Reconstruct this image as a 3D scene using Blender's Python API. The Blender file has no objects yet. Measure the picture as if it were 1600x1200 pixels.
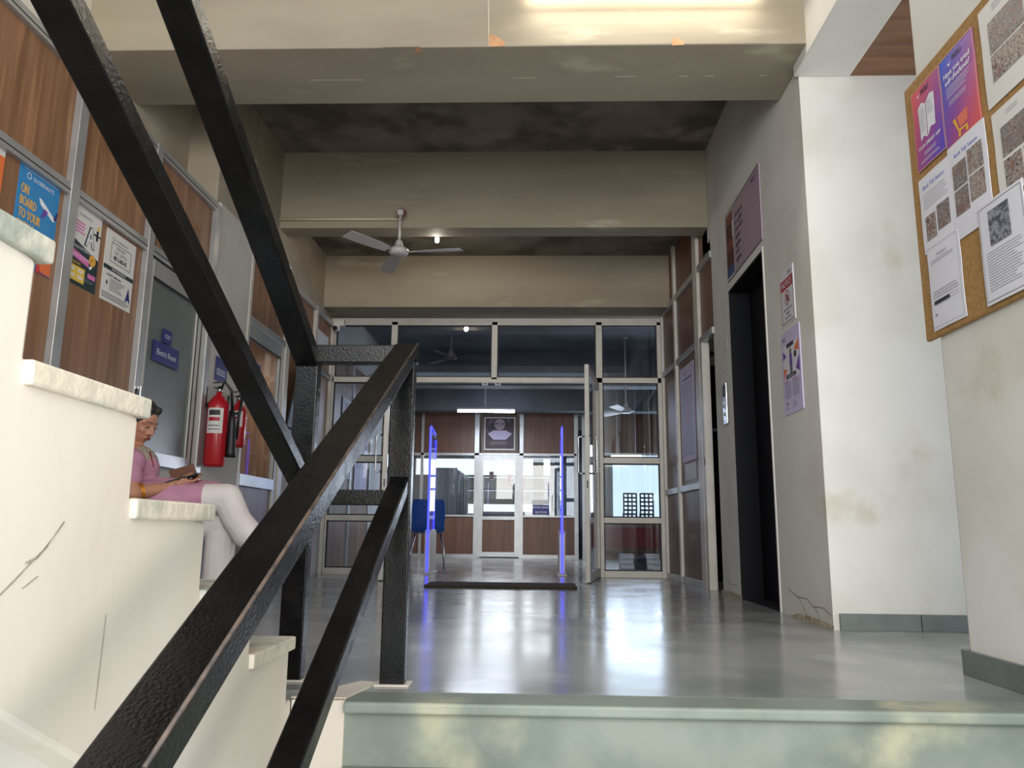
import bpy, bmesh, math, random
from mathutils import Vector, Matrix
random.seed(7)
SC = bpy.context.scene
COL = SC.collection
V = Vector
# ------------------------------------------------------------------ camera
F_PX, PITCH, YAW, ROLL, CAM_H = 1215.69, .1858, .0335, .0103, .48
_F = V((-math.sin(YAW)*math.cos(PITCH), math.cos(YAW)*math.cos(PITCH), math.sin(PITCH)))
_R0 = V((math.cos(YAW), math.sin(YAW), 0)); _U0 = _R0.cross(_F)
_R = _R0*math.cos(ROLL) + _U0*math.sin(ROLL); _U = -_R0*math.sin(ROLL) + _U0*math.cos(ROLL)
_O = V((0, 0, CAM_H))
cd = bpy.data.cameras.new('camera'); cam = bpy.data.objects.new('camera', cd); COL.objects.link(cam)
cd.sensor_width = 36; cd.lens = F_PX*36/1600; cd.clip_start = .05; cd.clip_end = 200
cam.matrix_world = Matrix(((_R.x, _U.x, -_F.x, 0), (_R.y, _U.y, -_F.y, 0), (_R.z, _U.z, -_F.z, CAM_H), (0, 0, 0, 1)))
SC.camera = cam
def at(px, py, ax, v):
    """point of the plane <ax> = v that a measured pixel of the 1600x1200 frame looks at"""
    d = _F + _R*((px-800)/F_PX) - _U*((py-600)/F_PX)
    i = 'xyz'.index(ax)
    return _O + d*((v-_O[i])/d[i])
# ------------------------------------------------------------------ world, lights, exposure
w = bpy.data.worlds.new('sky'); SC.world = w; w.use_nodes = True
bg = w.node_tree.nodes['Background']; bg.inputs[0].default_value = (.78, .9, 1, 1); bg.inputs[1].default_value = .8
def area(name, loc, rot, sx, sy, power, color):
    l = bpy.data.lights.new(name, 'AREA'); l.shape = 'RECTANGLE'; l.size = sx; l.size_y = sy; l.energy = power; l.color = color
    o = bpy.data.objects.new(name, l); o.location = loc; o.rotation_euler = rot; COL.objects.link(o); return o
area('stair_daylight_area', (.0, -2.7, 1.9), (math.radians(88), 0, math.radians(-4)), 3.2, 2.8, 165, (1, .96, .91))  # added area light, out of view, standing for daylight from the open stair
area('daylight_side_window', (2.3, -1.5, .35), (math.radians(92), 0, math.radians(48)), 1.0, 1.2, 38, (1, .96, .91))
area('daylight_far_windows', (-.6, 18.3, 1.5), (math.radians(-90), 0, 0), 4.5, 1.6, 42, (.93, .97, 1))
area('daylight_library_window', (2.4, 13.8, 1.4), (math.radians(-80), 0, 0), 2.8, 1.2, 42, (.85, .92, 1))
area('daylight_corridor', (4.6, 3.4, 1.7), (math.radians(90), 0, math.radians(90)), 1.3, 2.6, 13, (1, .98, .95))
SC.view_settings.view_transform = 'Standard'; SC.view_settings.look = 'None'
SC.view_settings.exposure = 0.9; SC.view_settings.gamma = 1; SC.view_settings.use_curve_mapping = False
SC.cycles.use_denoising = True
SC.cycles.max_bounces = 8; SC.cycles.transparent_max_bounces = 16; SC.cycles.caustics_reflective = False
SC.cycles.sample_clamp_indirect = 4
# ------------------------------------------------------------------ materials
def hexc(h):
    c = [int(h[i:i+2], 16)/255 for i in (0, 2, 4)]
    return tuple((x/12.92 if x <= .04045 else ((x+.055)/1.055)**2.4) for x in c)
def mat(name, c, rough=.5, metal=0, c2=None, scale=4, detail=6, lo=.35, hi=.7, stretch=None, bump=0, bscale=40, spec=.5,
        c3=None, s3=1.5, lo3=.6, hi3=.75, coat=0, emit=None, es=1, rvar=0):
    m = bpy.data.materials.new(name); m.use_nodes = True; nt = m.node_tree; N = nt.nodes; L = nt.links
    b = N['Principled BSDF']
    if isinstance(c, str): c = hexc(c)
    b.inputs['Base Color'].default_value = (*c, 1); b.inputs['Roughness'].default_value = rough
    b.inputs['Metallic'].default_value = metal; b.inputs['Specular IOR Level'].default_value = spec
    b.inputs['Coat Weight'].default_value = coat
    tc = N.new('ShaderNodeTexCoord'); mp = N.new('ShaderNodeMapping'); L.new(tc.outputs['Object'], mp.inputs[0])
    if stretch: mp.inputs['Scale'].default_value = stretch
    def noise(s, d=6):
        n = N.new('ShaderNodeTexNoise'); n.inputs['Scale'].default_value = s; n.inputs['Detail'].default_value = d
        L.new(mp.outputs[0], n.inputs['Vector']); return n.outputs['Fac']
    def ramp(f, a, z):
        r = N.new('ShaderNodeMapRange'); r.inputs['From Min'].default_value = a; r.inputs['From Max'].default_value = z
        r.interpolation_type = 'SMOOTHSTEP'; L.new(f, r.inputs['Value']); return r.outputs['Result']
    cur = None
    def mixc(fac, colB, prev):
        x = N.new('ShaderNodeMix'); x.data_type = 'RGBA'; L.new(fac, x.inputs['Factor'])
        if prev is None: x.inputs[6].default_value = (*c, 1)
        else: L.new(prev, x.inputs[6])
        if isinstance(colB, str): colB = hexc(colB)
        x.inputs[7].default_value = (*colB, 1); return x.outputs[2]
    if c2: cur = mixc(ramp(noise(scale, detail), lo, hi), c2, cur)
    if c3: cur = mixc(ramp(noise(s3, 8), lo3, hi3), c3, cur)
    if cur: L.new(cur, b.inputs['Base Color'])
    if rvar:
        r = N.new('ShaderNodeMapRange'); L.new(noise(scale*1.3), r.inputs['Value']); r.inputs['From Min'].default_value = .3; r.inputs['From Max'].default_value = .7
        r.inputs['To Min'].default_value = rough-rvar; r.inputs['To Max'].default_value = rough+rvar; L.new(r.outputs[0], b.inputs['Roughness'])
    if bump:
        bn = N.new('ShaderNodeBump'); bn.inputs['Strength'].default_value = bump; bn.inputs['Distance'].default_value = .01
        L.new(noise(bscale, 4), bn.inputs['Height']); L.new(bn.outputs[0], b.inputs['Normal'])
    if emit:
        if isinstance(emit, str): emit = hexc(emit)
        b.inputs['Emission Color'].default_value = (*emit, 1); b.inputs['Emission Strength'].default_value = es
    return m
def glass(name, tint=(.9, .93, .97), rough=.0, blend=None):
    m = bpy.data.materials.new(name); m.use_nodes = True; nt = m.node_tree; N = nt.nodes; L = nt.links
    for n in list(N): N.remove(n)
    o = N.new('ShaderNodeOutputMaterial'); mx = N.new('ShaderNodeMixShader'); t = N.new('ShaderNodeBsdfTransparent'); g = N.new('ShaderNodeBsdfGlossy')
    fr = N.new('ShaderNodeFresnel'); ge = N.new('ShaderNodeNewGeometry'); io = N.new('ShaderNodeMapRange'); io.inputs['To Min'].default_value = 1.5; io.inputs['To Max'].default_value = 1/1.5
    L.new(ge.outputs['Backfacing'], io.inputs['Value']); L.new(io.outputs[0], fr.inputs[0])   # same pane reflectance from either face
    t.inputs[0].default_value = (*tint, 1); g.inputs['Roughness'].default_value = rough
    L.new(fr.outputs[0], mx.inputs[0]); L.new(t.outputs[0], mx.inputs[1]); L.new(g.outputs[0], mx.inputs[2]); L.new(mx.outputs[0], o.inputs[0])
    return m
def grad_mat(name, ca, cb, angle=0, c_mid=None):
    """printed colour blend across a poster's own generated box"""
    m = mat(name, ca, .45); nt = m.node_tree; N = nt.nodes; L = nt.links
    tc = N.new('ShaderNodeTexCoord'); sp = N.new('ShaderNodeSeparateXYZ'); L.new(tc.outputs['Generated'], sp.inputs[0])
    ad = N.new('ShaderNodeMath'); ad.operation = 'ADD'; L.new(sp.outputs[1], ad.inputs[0]); L.new(sp.outputs[2], ad.inputs[1])
    dv = N.new('ShaderNodeMath'); dv.operation = 'MULTIPLY'; dv.inputs[1].default_value = .5; L.new(ad.outputs[0], dv.inputs[0])
    r = N.new('ShaderNodeValToRGB'); L.new(dv.outputs[0], r.inputs[0])
    r.color_ramp.elements[0].color = (*hexc(ca), 1); r.color_ramp.elements[0].position = .1; r.color_ramp.elements[1].color = (*hexc(cb), 1); r.color_ramp.elements[1].position = .9
    if c_mid: e = r.color_ramp.elements.new(.5); e.color = (*hexc(c_mid), 1)
    L.new(r.outputs[0], N['Principled BSDF'].inputs['Base Color']); return m
def photo_mat(name, cols, scale=60):
    m = mat(name, cols[0], .5); nt = m.node_tree; N = nt.nodes; L = nt.links
    tc = N.new('ShaderNodeTexCoord'); vo = N.new('ShaderNodeTexNoise'); vo.inputs['Scale'].default_value = scale*.28; vo.inputs['Detail'].default_value = 5; vo.inputs['Distortion'].default_value = 1.2; L.new(tc.outputs['Object'], vo.inputs['Vector'])
    sp = N.new('ShaderNodeMapRange'); sp.inputs['From Min'].default_value = .3; sp.inputs['From Max'].default_value = .7; L.new(vo.outputs['Fac'], sp.inputs[0])
    r = N.new('ShaderNodeValToRGB'); r.color_ramp.interpolation = 'CONSTANT'; L.new(sp.outputs[0], r.inputs[0])
    r.color_ramp.elements[0].color = (*hexc(cols[0]), 1); r.color_ramp.elements[1].position = .96; r.color_ramp.elements[1].color = (*hexc(cols[-1]), 1)
    for i, c in enumerate(cols[1:-1]):
        e = r.color_ramp.elements.new((i+1)/len(cols)); e.color = (*hexc(c), 1)
    L.new(r.outputs[0], N['Principled BSDF'].inputs['Base Color']); return m
M = {}
M['cream'] = mat('cream_painted_plaster', 'e2dccd', .75, c2='d6cdb9', scale=1.6, bump=.25, bscale=9, c3='c7bda3', s3=3.2, lo3=.6, hi3=.78)
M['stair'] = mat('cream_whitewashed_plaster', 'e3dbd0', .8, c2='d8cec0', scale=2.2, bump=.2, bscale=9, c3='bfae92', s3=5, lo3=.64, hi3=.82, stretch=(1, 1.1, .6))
M['white'] = mat('off_white_wall_paint', 'dddad4', .7, c2='d0ccc4', scale=1.8, bump=.2, bscale=7, c3='c8c1b0', s3=2.4, lo3=.6, hi3=.75)
M['grey_wall'] = mat('grey_white_wall_paint', 'c9c5c0', .7, c2='bdb8b2', scale=2, bump=.2, bscale=7)
M['beam'] = mat('tan_painted_beam', 'a79c88', .7, c2='978c79', scale=1.4, bump=.3, bscale=6, c3='b7ae98', s3=2.6, stretch=(.5, 1, 2))
M['slab'] = mat('stained_concrete_slab', '8a8176', .85, c2='625a50', scale=1.6, bump=.4, bscale=8, c3='979084', s3=2.1, lo3=.5, hi3=.7, lo=.4, hi=.62)
M['cool_slab'] = mat('grey_painted_slab', '6b7076', .8, c2='50555c', scale=1.2, bump=.2)
M['floor'] = mat('polished_green_grey_stone', 'a2a4a1', .19, c2='858987', scale=1.7, lo=.35, hi=.68, bump=.05, bscale=5, c3='acaea8', s3=3.5, lo3=.55, hi3=.75, rvar=.05, spec=.45)
M['stone'] = mat('rough_green_stone', '8c958b', .55, c2='757f77', scale=4, bump=.2, bscale=18, c3='b4b299', s3=3.4, lo3=.54, hi3=.76)
M['skirt'] = mat('grey_green_skirting_stone', '737a77', .5, c2='636a67', scale=5, bump=.1)
M['wood'] = mat('brown_laminate', '8f684a', .45, c2='77523a', scale=2.2, stretch=(7, 7, .45), lo=.3, hi=.7, c3='9f7655', s3=3.5, lo3=.5, hi3=.7)
M['wood_d'] = mat('walnut_laminate', '75503c', .4, c2='5f3f30', scale=2.2, stretch=(7, 7, .45), lo=.3, hi=.7)
M['plyceil'] = mat('brown_board_ceiling', '8a6246', .5, c2='6e4c35', scale=2, stretch=(.6, 7, 1))
M['alu'] = mat('anodised_aluminium', 'b9b9b8', .35, .55, c2='acadad', scale=6)
M['alu_w'] = mat('powder_coated_aluminium', 'cdc8c0', .42, .1, c2='c2bdb4', scale=6)
M['gasket'] = mat('black_rubber_gasket', '15161a', .6)
M['glass'] = glass('clear_glass', (.86, .91, .97))
M['glass2'] = glass('inner_glass', (.93, .95, .97))
M['frost'] = mat('grey_reflective_glass', '737a78', .3, 0, c2='5d6564', scale=1.2, spec=.5)
M['black'] = mat('black_gloss_enamel', '08080a', .24, 0, c2='100f10', scale=14, bump=.13, bscale=170, spec=.3, c3='2c221b', s3=30, lo3=.7, hi3=.8, rvar=.08)
M['rust'] = mat('worn_edge_rust', '54443a', .5, c2='2a2320', scale=30)
M['lift'] = mat('dark_navy_lift_door', '0c0d12', .6, 0, spec=.2)
M['darkjamb'] = mat('grey_stone_jamb', '565f5e', .5, c2='8f8d80', scale=14)
M['red'] = mat('red_cylinder_paint', 'b01522', .28, coat=.4)
M['blackp'] = mat('black_plastic', '17171a', .45)
M['paper'] = mat('white_paper', 'd9d8df', .6)
M['paperw'] = mat('warm_white_paper', 'd8d4cf', .6)
M['ink'] = mat('dark_ink', '2b2c33', .6)
M['inkg'] = mat('grey_ink', '7c7d86', .6)
M['navy'] = mat('navy_blue_plastic', '1f2370', .4)
M['white_ink'] = mat('white_print', 'e6e6ec', .5)
M['cork'] = mat('brown_hessian_board', 'a9824f', .85, c2='98723f', scale=60, bump=.4, bscale=300)
M['chrome'] = mat('brushed_steel', 'c4c6c8', .22, 1)
M['fanw'] = mat('cream_fan_enamel', 'ccc4c2', .35)
M['pipe'] = mat('ivory_conduit', 'cfc5b0', .45)
M['tube'] = mat('lit_tube', 'ffffff', .5, emit='fff3dc', es=7)
M['tube_c'] = mat('lit_cool_tube', 'ffffff', .5, emit='dfe9ff', es=16)
M['tube_y'] = mat('lit_yellow_tube', 'ffffff', .5, emit='ffffb8', es=3)
M['bulb'] = mat('lit_bulb', 'ffffff', .5, emit='fff0d8', es=40)
M['blueglow'] = mat('blue_edge_light', '2030ff', .4, emit=(.05, .06, 1.0), es=1.1)
M['acryl'] = glass('clear_acrylic_panel', (.72, .74, 1.0), .05)
M['chairblue'] = mat('blue_moulded_plastic', '1c4f9e', .4)
M['coir'] = mat('brown_coir', '5d5042', .95, c2='423729', scale=90, bump=1, bscale=400)
M['redpl'] = mat('maroon_fabric', '7a1a2c', .6)
M['steelgrey'] = mat('grey_locker_steel', '6d747a', .4, .4)
M['curtain'] = mat('grey_curtain', '6b7683', .9, c2='566070', scale=3, stretch=(9, 9, .3))
M['skin'] = mat('skin', 'a9765c', .5)
M['hair'] = mat('black_hair', '14110f', .45, c2='2a211c', scale=60, stretch=(1, 1, 1), bump=.5, bscale=120)
M['pink'] = mat('mauve_pink_cotton', 'b8859a', .85, c2='a8758a', scale=8, bump=.3, bscale=30)
M['embro'] = mat('embroidered_grey_green_yoke', 'a69c8c', .9, c2='7d7a68', scale=70, c3='b98a90', s3=60, bump=.8, bscale=150)
M['offw'] = mat('off_white_cotton', 'd9cfcc', .85, c2='cbc0bd', scale=5, bump=.9, bscale=11)
M['gold'] = mat('gold_bangle', 'd9902a', .3, .8)
M['lip'] = mat('lip', '7c4038', .5)
M['brownl'] = mat('brown_leather', '6a4636', .6)
# ------------------------------------------------------------------ mesh builder
_txt = {}
def text_mesh(s):
    if s in _txt: return _txt[s]
    cu = bpy.data.curves.new('t', 'FONT'); cu.body = s; cu.size = 1; cu.fill_mode = 'FRONT'; cu.resolution_u = 2
    o = bpy.data.objects.new('t', cu); COL.objects.link(o)
    bpy.context.view_layer.update()
    me = bpy.data.meshes.new_from_object(o.evaluated_get(bpy.context.evaluated_depsgraph_get()))
    vs = [(v.co.x, v.co.y) for v in me.vertices]; fs = [tuple(p.vertices) for p in me.polygons]
    bpy.data.objects.remove(o); bpy.data.curves.remove(cu); bpy.data.meshes.remove(me)
    x0 = min(v[0] for v in vs) if vs else 0; x1 = max(v[0] for v in vs) if vs else 0
    _txt[s] = (vs, fs, x0, x1); return _txt[s]
class MB:
    def __init__(s): s.v = []; s.f = []; s.m = []; s.mats = []; s.sm = []
    def mi(s, m):
        m = M[m] if isinstance(m, str) else m
        if m not in s.mats: s.mats.append(m)
        return s.mats.index(m)
    def add(s, vs, fs, m, smooth=False):
        k = len(s.v); s.v += [V(v) for v in vs]; i = s.mi(m)
        for f in fs: s.f.append([k+a for a in f]); s.m.append(i); s.sm.append(smooth)
    def box(s, a, b, m):
        x0, x1 = sorted((a[0], b[0])); y0, y1 = sorted((a[1], b[1])); z0, z1 = sorted((a[2], b[2]))
        s.add([(x0, y0, z0), (x1, y0, z0), (x1, y1, z0), (x0, y1, z0), (x0, y0, z1), (x1, y0, z1), (x1, y1, z1), (x0, y1, z1)],
              [(0, 3, 2, 1), (4, 5, 6, 7), (0, 1, 5, 4), (1, 2, 6, 5), (2, 3, 7, 6), (3, 0, 4, 7)], m)
    def obox(s, o, ax, ay, az, m):
        """oblique box: corner o and three edge vectors"""
        o, ax, ay, az = map(V, (o, ax, ay, az))
        vs = [o, o+ax, o+ax+ay, o+ay, o+az, o+ax+az, o+ax+ay+az, o+ay+az]
        s.add(vs, [(0, 3, 2, 1), (4, 5, 6, 7), (0, 1, 5, 4), (1, 2, 6, 5), (2, 3, 7, 6), (3, 0, 4, 7)], m)
    def prism(s, pts, d, m):
        pts = [V(p) for p in pts]; d = V(d); n = len(pts)
        s.add(pts+[p+d for p in pts], [tuple(range(n))[::-1], tuple(range(n, 2*n))]+[(i, (i+1) % n, n+(i+1) % n, n+i) for i in range(n)], m)
    def tube(s, path, r, m, n=12, closed=False, caps=True):
        path = [V(p) for p in path]; rr = r if isinstance(r, (list, tuple)) else [r]*len(path)
        vs = []; up = None; L = len(path)
        for i, p in enumerate(path):
            t = (path[(i+1) % L]-path[i-1]) if closed else (path[min(i+1, L-1)]-path[max(i-1, 0)])
            t.normalize()
            if up is None: up = V((0, 0, 1)) if abs(t.z) < .9 else V((0, 1, 0))
            a = t.cross(up).normalized(); b = a.cross(t).normalized(); up = b
            for k in range(n):
                an = 2*math.pi*k/n; vs.append(p+(a*math.cos(an)+b*math.sin(an))*rr[i])
        fs = []
        for i in range(L if closed else L-1):
            j = (i+1) % L
            for k in range(n): fs.append((i*n+k, i*n+(k+1) % n, j*n+(k+1) % n, j*n+k))
        if caps and not closed: fs += [tuple(range(n))[::-1], tuple(range((L-1)*n, L*n))]
        s.add(vs, fs, m, True)
    def lathe(s, c, prof, m, n=28, axis='z'):
        c = V(c); vs = []; L = len(prof)
        for r, h in prof:
            for k in range(n):
                a = 2*math.pi*k/n; p = V((r*math.cos(a), r*math.sin(a), h))
                if axis == 'y': p = V((p.x, p.z, p.y))
                if axis == 'x': p = V((p.z, p.x, p.y))
                vs.append(c+p)
        fs = [(i*n+k, i*n+(k+1) % n, (i+1)*n+(k+1) % n, (i+1)*n+k) for i in range(L-1) for k in range(n)]
        fs += [tuple(range(n))[::-1], tuple(range((L-1)*n, L*n))]
        s.add(vs, fs, m, True)
    def ell(s, c, r, m, rot=None, n=20, h=12):
        c = V(c); vs = []; R = rot or Matrix.Identity(3)
        for i in range(h+1):
            th = math.pi*i/h
            for k in range(n):
                a = 2*math.pi*k/n
                vs.append(c+R @ V((r[0]*math.sin(th)*math.cos(a), r[1]*math.sin(th)*math.sin(a), r[2]*math.cos(th))))
        fs = [(i*n+k, (i+1)*n+k, (i+1)*n+(k+1) % n, i*n+(k+1) % n) for i in range(h) for k in range(n)]
        s.add(vs, fs, m, True)
    def cap(s, p0, p1, r0, r1, m, n=14):
        """tapered limb with round ends"""
        p0, p1 = V(p0), V(p1); d = (p1-p0).normalized(); path = []; rr = []
        for k in range(4, -1, -1):
            a = k/4*math.pi/2*.98; path.append(p0-d*r0*math.sin(a)); rr.append(r0*math.cos(a))
        for k in range(0, 5):
            a = k/4*math.pi/2*.98; path.append(p1+d*r1*math.sin(a)); rr.append(r1*math.cos(a))
        s.tube(path, rr, m, n)
    def text(s, st, o, U, W, size, m, align='l', sx=1.0, bold=0):
        vs, fs, x0, x1 = text_mesh(st); o, U, W = V(o), V(U), V(W)
        off = {'l': -x0, 'c': -(x0+x1)/2, 'r': -x1}[align]
        for k in ([0] if not bold else [-bold, 0, bold]):
            s.add([o+U*((x+off)*size*sx+k)+W*(y*size)+U.cross(W)*(.00006*(k > 0)) for x, y in vs], fs, m)
    def build(s, name, parent=None, bevel=0, smooth_angle=None, seg=2, root=None):
        me = bpy.data.meshes.new(name)
        org = V(parent.matrix_world.translation) if parent else None
        if parent is not None: org = V(ORG.get(parent.name, (0, 0, 0)))
        elif root is not None: org = V(root)
        else:
            xs = [v.x for v in s.v]; ys = [v.y for v in s.v]; zs = [v.z for v in s.v]
            org = V(((min(xs)+max(xs))/2, (min(ys)+max(ys))/2, min(zs)))
        me.from_pydata([tuple(v-org) for v in s.v], [], s.f)
        for m in s.mats: me.materials.append(m)
        me.polygons.foreach_set('material_index', s.m); me.polygons.foreach_set('use_smooth', s.sm)
        me.update()
        o = bpy.data.objects.new(name, me); COL.objects.link(o)
        if parent is not None: o.parent = parent
        else: o.location = org
        ORG[o.name] = org
        if bevel:
            b = o.modifiers.new('bevel', 'BEVEL'); b.width = bevel; b.segments = seg; b.limit_method = 'ANGLE'; b.angle_limit = math.radians(40)
        return o
ORG = {}
def empty(name, loc):
    o = bpy.data.objects.new(name, None); o.location = loc; COL.objects.link(o); ORG[o.name] = V(loc); o.empty_display_size = .1; return o
def tag(o, label=None, cat=None, group=None, kind=None):
    if label: o['label'] = label
    if cat: o['category'] = cat
    if group: o['group'] = group
    if kind: o['kind'] = kind
    return o
def thing(name, loc, label, cat, group=None): return tag(empty(name, loc), label, cat, group)
def struct(o, label=None): return tag(o, label, kind='structure')
def copy_tree(o, loc, parent=None):
    c = o.copy(); COL.objects.link(c); c.parent = parent
    if parent is None: c.location = loc
    ORG[c.name] = V(loc)
    for ch in list(o.children): copy_tree(ch, loc, c)
    return c
def recalc(o):
    bm = bmesh.new(); bm.from_mesh(o.data); bmesh.ops.recalc_face_normals(bm, faces=bm.faces); bm.to_mesh(o.data); bm.free()
# ------------------------------------------------------------------ constants of the place (metres, landing floor = 0)
XL, XR, XWALL, XPIL = -2.32, 1.39, 1.50, 1.51
YF = 8.48                     # glazed entrance screen
YB = 14.0                     # far screen inside
# ================================================================== SETTING
b = MB(); b.box((-3.2, 2.455, -.2), (4.4, 14.1, 0), 'floor'); b.box((-3.2, 14.1, -.2), (1.2, 18.6, 0), 'floor'); struct(b.build('floor'), 'polished grey-green stone landing floor')
# ceilings
b = MB()
b.box((-3.2, .6, 3.86), (1.6, 6.6, 4.0), 'slab'); struct(b.build('ceiling'), 'dark stained concrete ceiling over the landing')
b = MB(); b.box((-3.2, 6.75, 3.42), (1.6, 8.2, 3.9), 'slab'); struct(b.build('ceiling'), 'dark concrete ceiling above the fan')
b = MB(); b.box((1.79, .4, 3.075), (4.4, 4.6, 3.25), 'plyceil'); struct(b.build('ceiling'), 'brown boarded ceiling of the side corridor')
b = MB(); b.box((-3.2, 8.5, 3.15), (4.4, 14.1, 3.3), 'cool_slab'); struct(b.build('ceiling'), 'grey ceiling inside the library')
b = MB(); b.box((1.5, 6.6, 3.0), (4.4, 8.5, 4.0), 'slab'); struct(b.build('ceiling'), 'ceiling of the dark side room')
# beams
def beam(a, c, m, lab, t='trim_1'):
    b = MB(); b.box(a, c, m); return struct(b.build(t, bevel=.006), lab)
beam((-3.2, 3.91, 3.13), (1.5, 4.49, 3.9), 'beam', 'wide tan beam nearest the camera with chipped lower edge', 'trim_1')
beam((-2.6, 6.55, 3.13), (1.5, 6.769, 3.9), 'beam', 'tan beam behind the ceiling fan', 'trim_2')
beam((-2.6, 8.07, 2.84), (1.6, 8.53, 3.5), 'beam', 'tan beam over the glazed entrance screen', 'trim_3')
beam((1.47, .3, 3.07), (1.79, 4.14, 3.95), 'white', 'pale beam running to the noticeboard pillar', 'trim_4')
beam((-2.3, 11.5, 2.62), (4.2, 11.8, 3.2), 'cool_slab', 'grey beam inside the library', 'trim_5')
beam((-2.3, 13.2, 2.5), (4.2, 13.5, 3.2), 'cool_slab', 'grey beam over the far screen', 'trim_6')
# walls on the right
b = MB(); b.box((1.5, 4.14, 0), (2.6, 5.01, 4), 'white'); b.box((1.5, 5.94, 0), (2.6, 6.5, 4), 'white')
b.box((1.5, 5.01, 2.34), (2.6, 5.94, 4), 'white'); b.box((1.72, 5.01, 0), (2.6, 5.94, 2.34), 'white'); b.box((1.5, 6.5, 3.0), (2.6, 6.85, 4), 'white')
b.box((2.6, 4.14, 0), (4.4, 4.3, 3.1), 'white')
struct(b.build('wall_right'), 'off-white wall around the dark lift opening')
b = MB(); b.box((1.51, -.4, -2.5), (2.3, 2.9, 3.95), 'white'); struct(b.build('wall_right', bevel=.02), 'off-white pillar carrying the notice board')
b = MB(); b.box((4.4, 2.0, -.2), (4.5, 2.75, 3.3), 'white'); b.box((4.4, 4.05, -.2), (4.5, 8.5, 3.3), 'grey_wall'); struct(b.build('wall_right'), 'far wall of the side corridor')
b = MB(); b.box((1.53, 4.122, .0), (1.93, 4.14, .083), 'skirt'); b.box((1.934, 4.122, .0), (4.38, 4.14, .083), 'skirt')
struct(b.build('baseboard_right', bevel=.002), 'grey stone skirting at the foot of the corridor wall')
b = MB(); b.box((1.494, -.4, 0), (1.51, 2.905, .085), 'skirt'); b.box((1.494, 2.9, 0), (2.3, 2.916, .085), 'skirt')
struct(b.build('baseboard_right', bevel=.002), 'grey stone skirting under the noticeboard pillar')
# lift
e = struct(empty('door_1', (1.6, 5.47, 0)), 'dark lift door in its stone-edged recess')
b = MB(); b.box((1.66, 5.02, 0), (1.69, 5.475, 2.33), 'lift'); b.build('door_leaf', e)
b = MB(); b.box((1.66, 5.479, 0), (1.69, 5.93, 2.33), 'lift'); b.build('door_leaf', e)
b = MB(); b.box((1.50, 5.005, .002), (1.7, 5.022, 2.345), 'darkjamb'); b.box((1.5, 5.93, .002), (1.7, 5.944, 2.345), 'lift'); b.box((1.5, 5.0, 2.33), (1.7, 5.95, 2.35), 'lift')
b.box((1.493, 4.985, .0), (1.506, 5.006, 2.36), 'paperw'); b.build('door_frame', e, bevel=.003)
b = MB(); b.box((1.5, 5.02, 0), (1.7, 5.93, .006), 'gasket'); b.build('threshold', e)
# ---- left wall
def gl_panel(b, x, y0, y1, z0, z1, m, t=.012): b.box((x-t, y0, z0), (x, y1, z1), m)
e = struct(empty('wall_left', (XL, 5, 0)), 'brown laminate partition with aluminium framing along the left side')
PO = [(1.9, 1.96), (2.7, 2.76), (3.50, 3.57), (4.27, 4.335), (5.155, 5.23)]
cells = [(1.96, 2.7), (2.76, 3.5), (3.57, 4.27)]
for (y0, y1) in cells:
    b = MB(); gl_panel(b, XL, y0, y1, 2.13, 2.72, 'wood'); b.build('panel', e)
    b = MB(); gl_panel(b, XL, y0, y1, .92, 2.08, 'wood'); b.build('panel', e)
    b = MB(); gl_panel(b, XL, y0, y1, 0, .87, 'wood'); b.build('panel', e)
b = MB(); gl_panel(b, XL, 4.335, 5.155, 2.13, 2.72, 'wood'); b.build('panel', e)
for (y0, y1) in PO:
    b = MB(); b.box((XL-.03, y0, 0), (XL+.035, y1, 2.75), 'alu'); b.build('post', e, bevel=.002)
for z in (0, .87, 2.075, 2.70):
    b = MB(); b.box((XL-.03, 1.9, z), (XL+.03, 4.30 if z in (.87, 0) else 5.2, z+.06), 'alu'); b.box((XL+.028, 1.9, z+.02), (XL+.032, 4.28 if z in (.87, 0) else 5.18, z+.026), 'gasket'); b.build('rail', e, bevel=.002)
b = MB(); b.box((-2.75, 1.2, 2.4), (-2.57, 3.95, 3.9), 'cream'); b.box((-2.75, 3.95, 2.4), (-2.57, 5.3, 3.9), 'beam'); b.box((-2.6, 1.2, 2.6), (-2.34, 5.23, 2.76), 'alu'); b.build('upper_wall', e)  # one cream wall: shaded far stretch coloured tan, lit near stretch left cream
b = MB(); b.box((-2.9, .5, -1.5), (-2.75, 5.9, 3.9), 'cream'); struct(b.build('wall_left'), 'plaster wall behind the left partition')
b = MB(); b.box((-2.62, 5.23, 0), (-2.295, 5.885, 2.8), 'grey_wall'); b.box((-2.62, 5.23, 2.8), (-2.33, 5.885, 3.9), 'beam'); struct(b.build('wall_left', bevel=.012), 'pale column with the fire extinguishers on it')
e = struct(empty('wall_left', (XL, 7.2, 0)), 'brown laminate partition beyond the extinguisher column')
for (y0, y1) in [(5.9, 6.83), (6.93, 7.72), (7.78, 8.46)]:
    b = MB(); gl_panel(b, XL, y0, y1, 2.14, 2.72, 'wood'); b.build('panel', e)
for (y0, y1) in [(6.93, 7.72), (7.78, 8.46)]:
    b = MB(); gl_panel(b, XL, y0, y1, .9, 2.1, 'wood'); b.build('panel', e)
    b = MB(); gl_panel(b, XL, y0, y1, 0, .9, 'grey_wall'); b.build('panel', e)
for (y0, y1) in [(5.885, 5.93), (6.83, 6.93), (7.72, 7.78), (8.40, 8.46)]:
    b = MB(); b.box((XL-.03, y0, 0), (XL+.035, y1, 2.75), 'alu_w'); b.build('post', e, bevel=.002)
for z in (2.09, 2.70):
    b = MB(); b.box((XL-.03, 5.89, z), (XL+.03, 8.46, z+.06), 'alu'); b.build('rail', e, bevel=.002)
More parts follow.
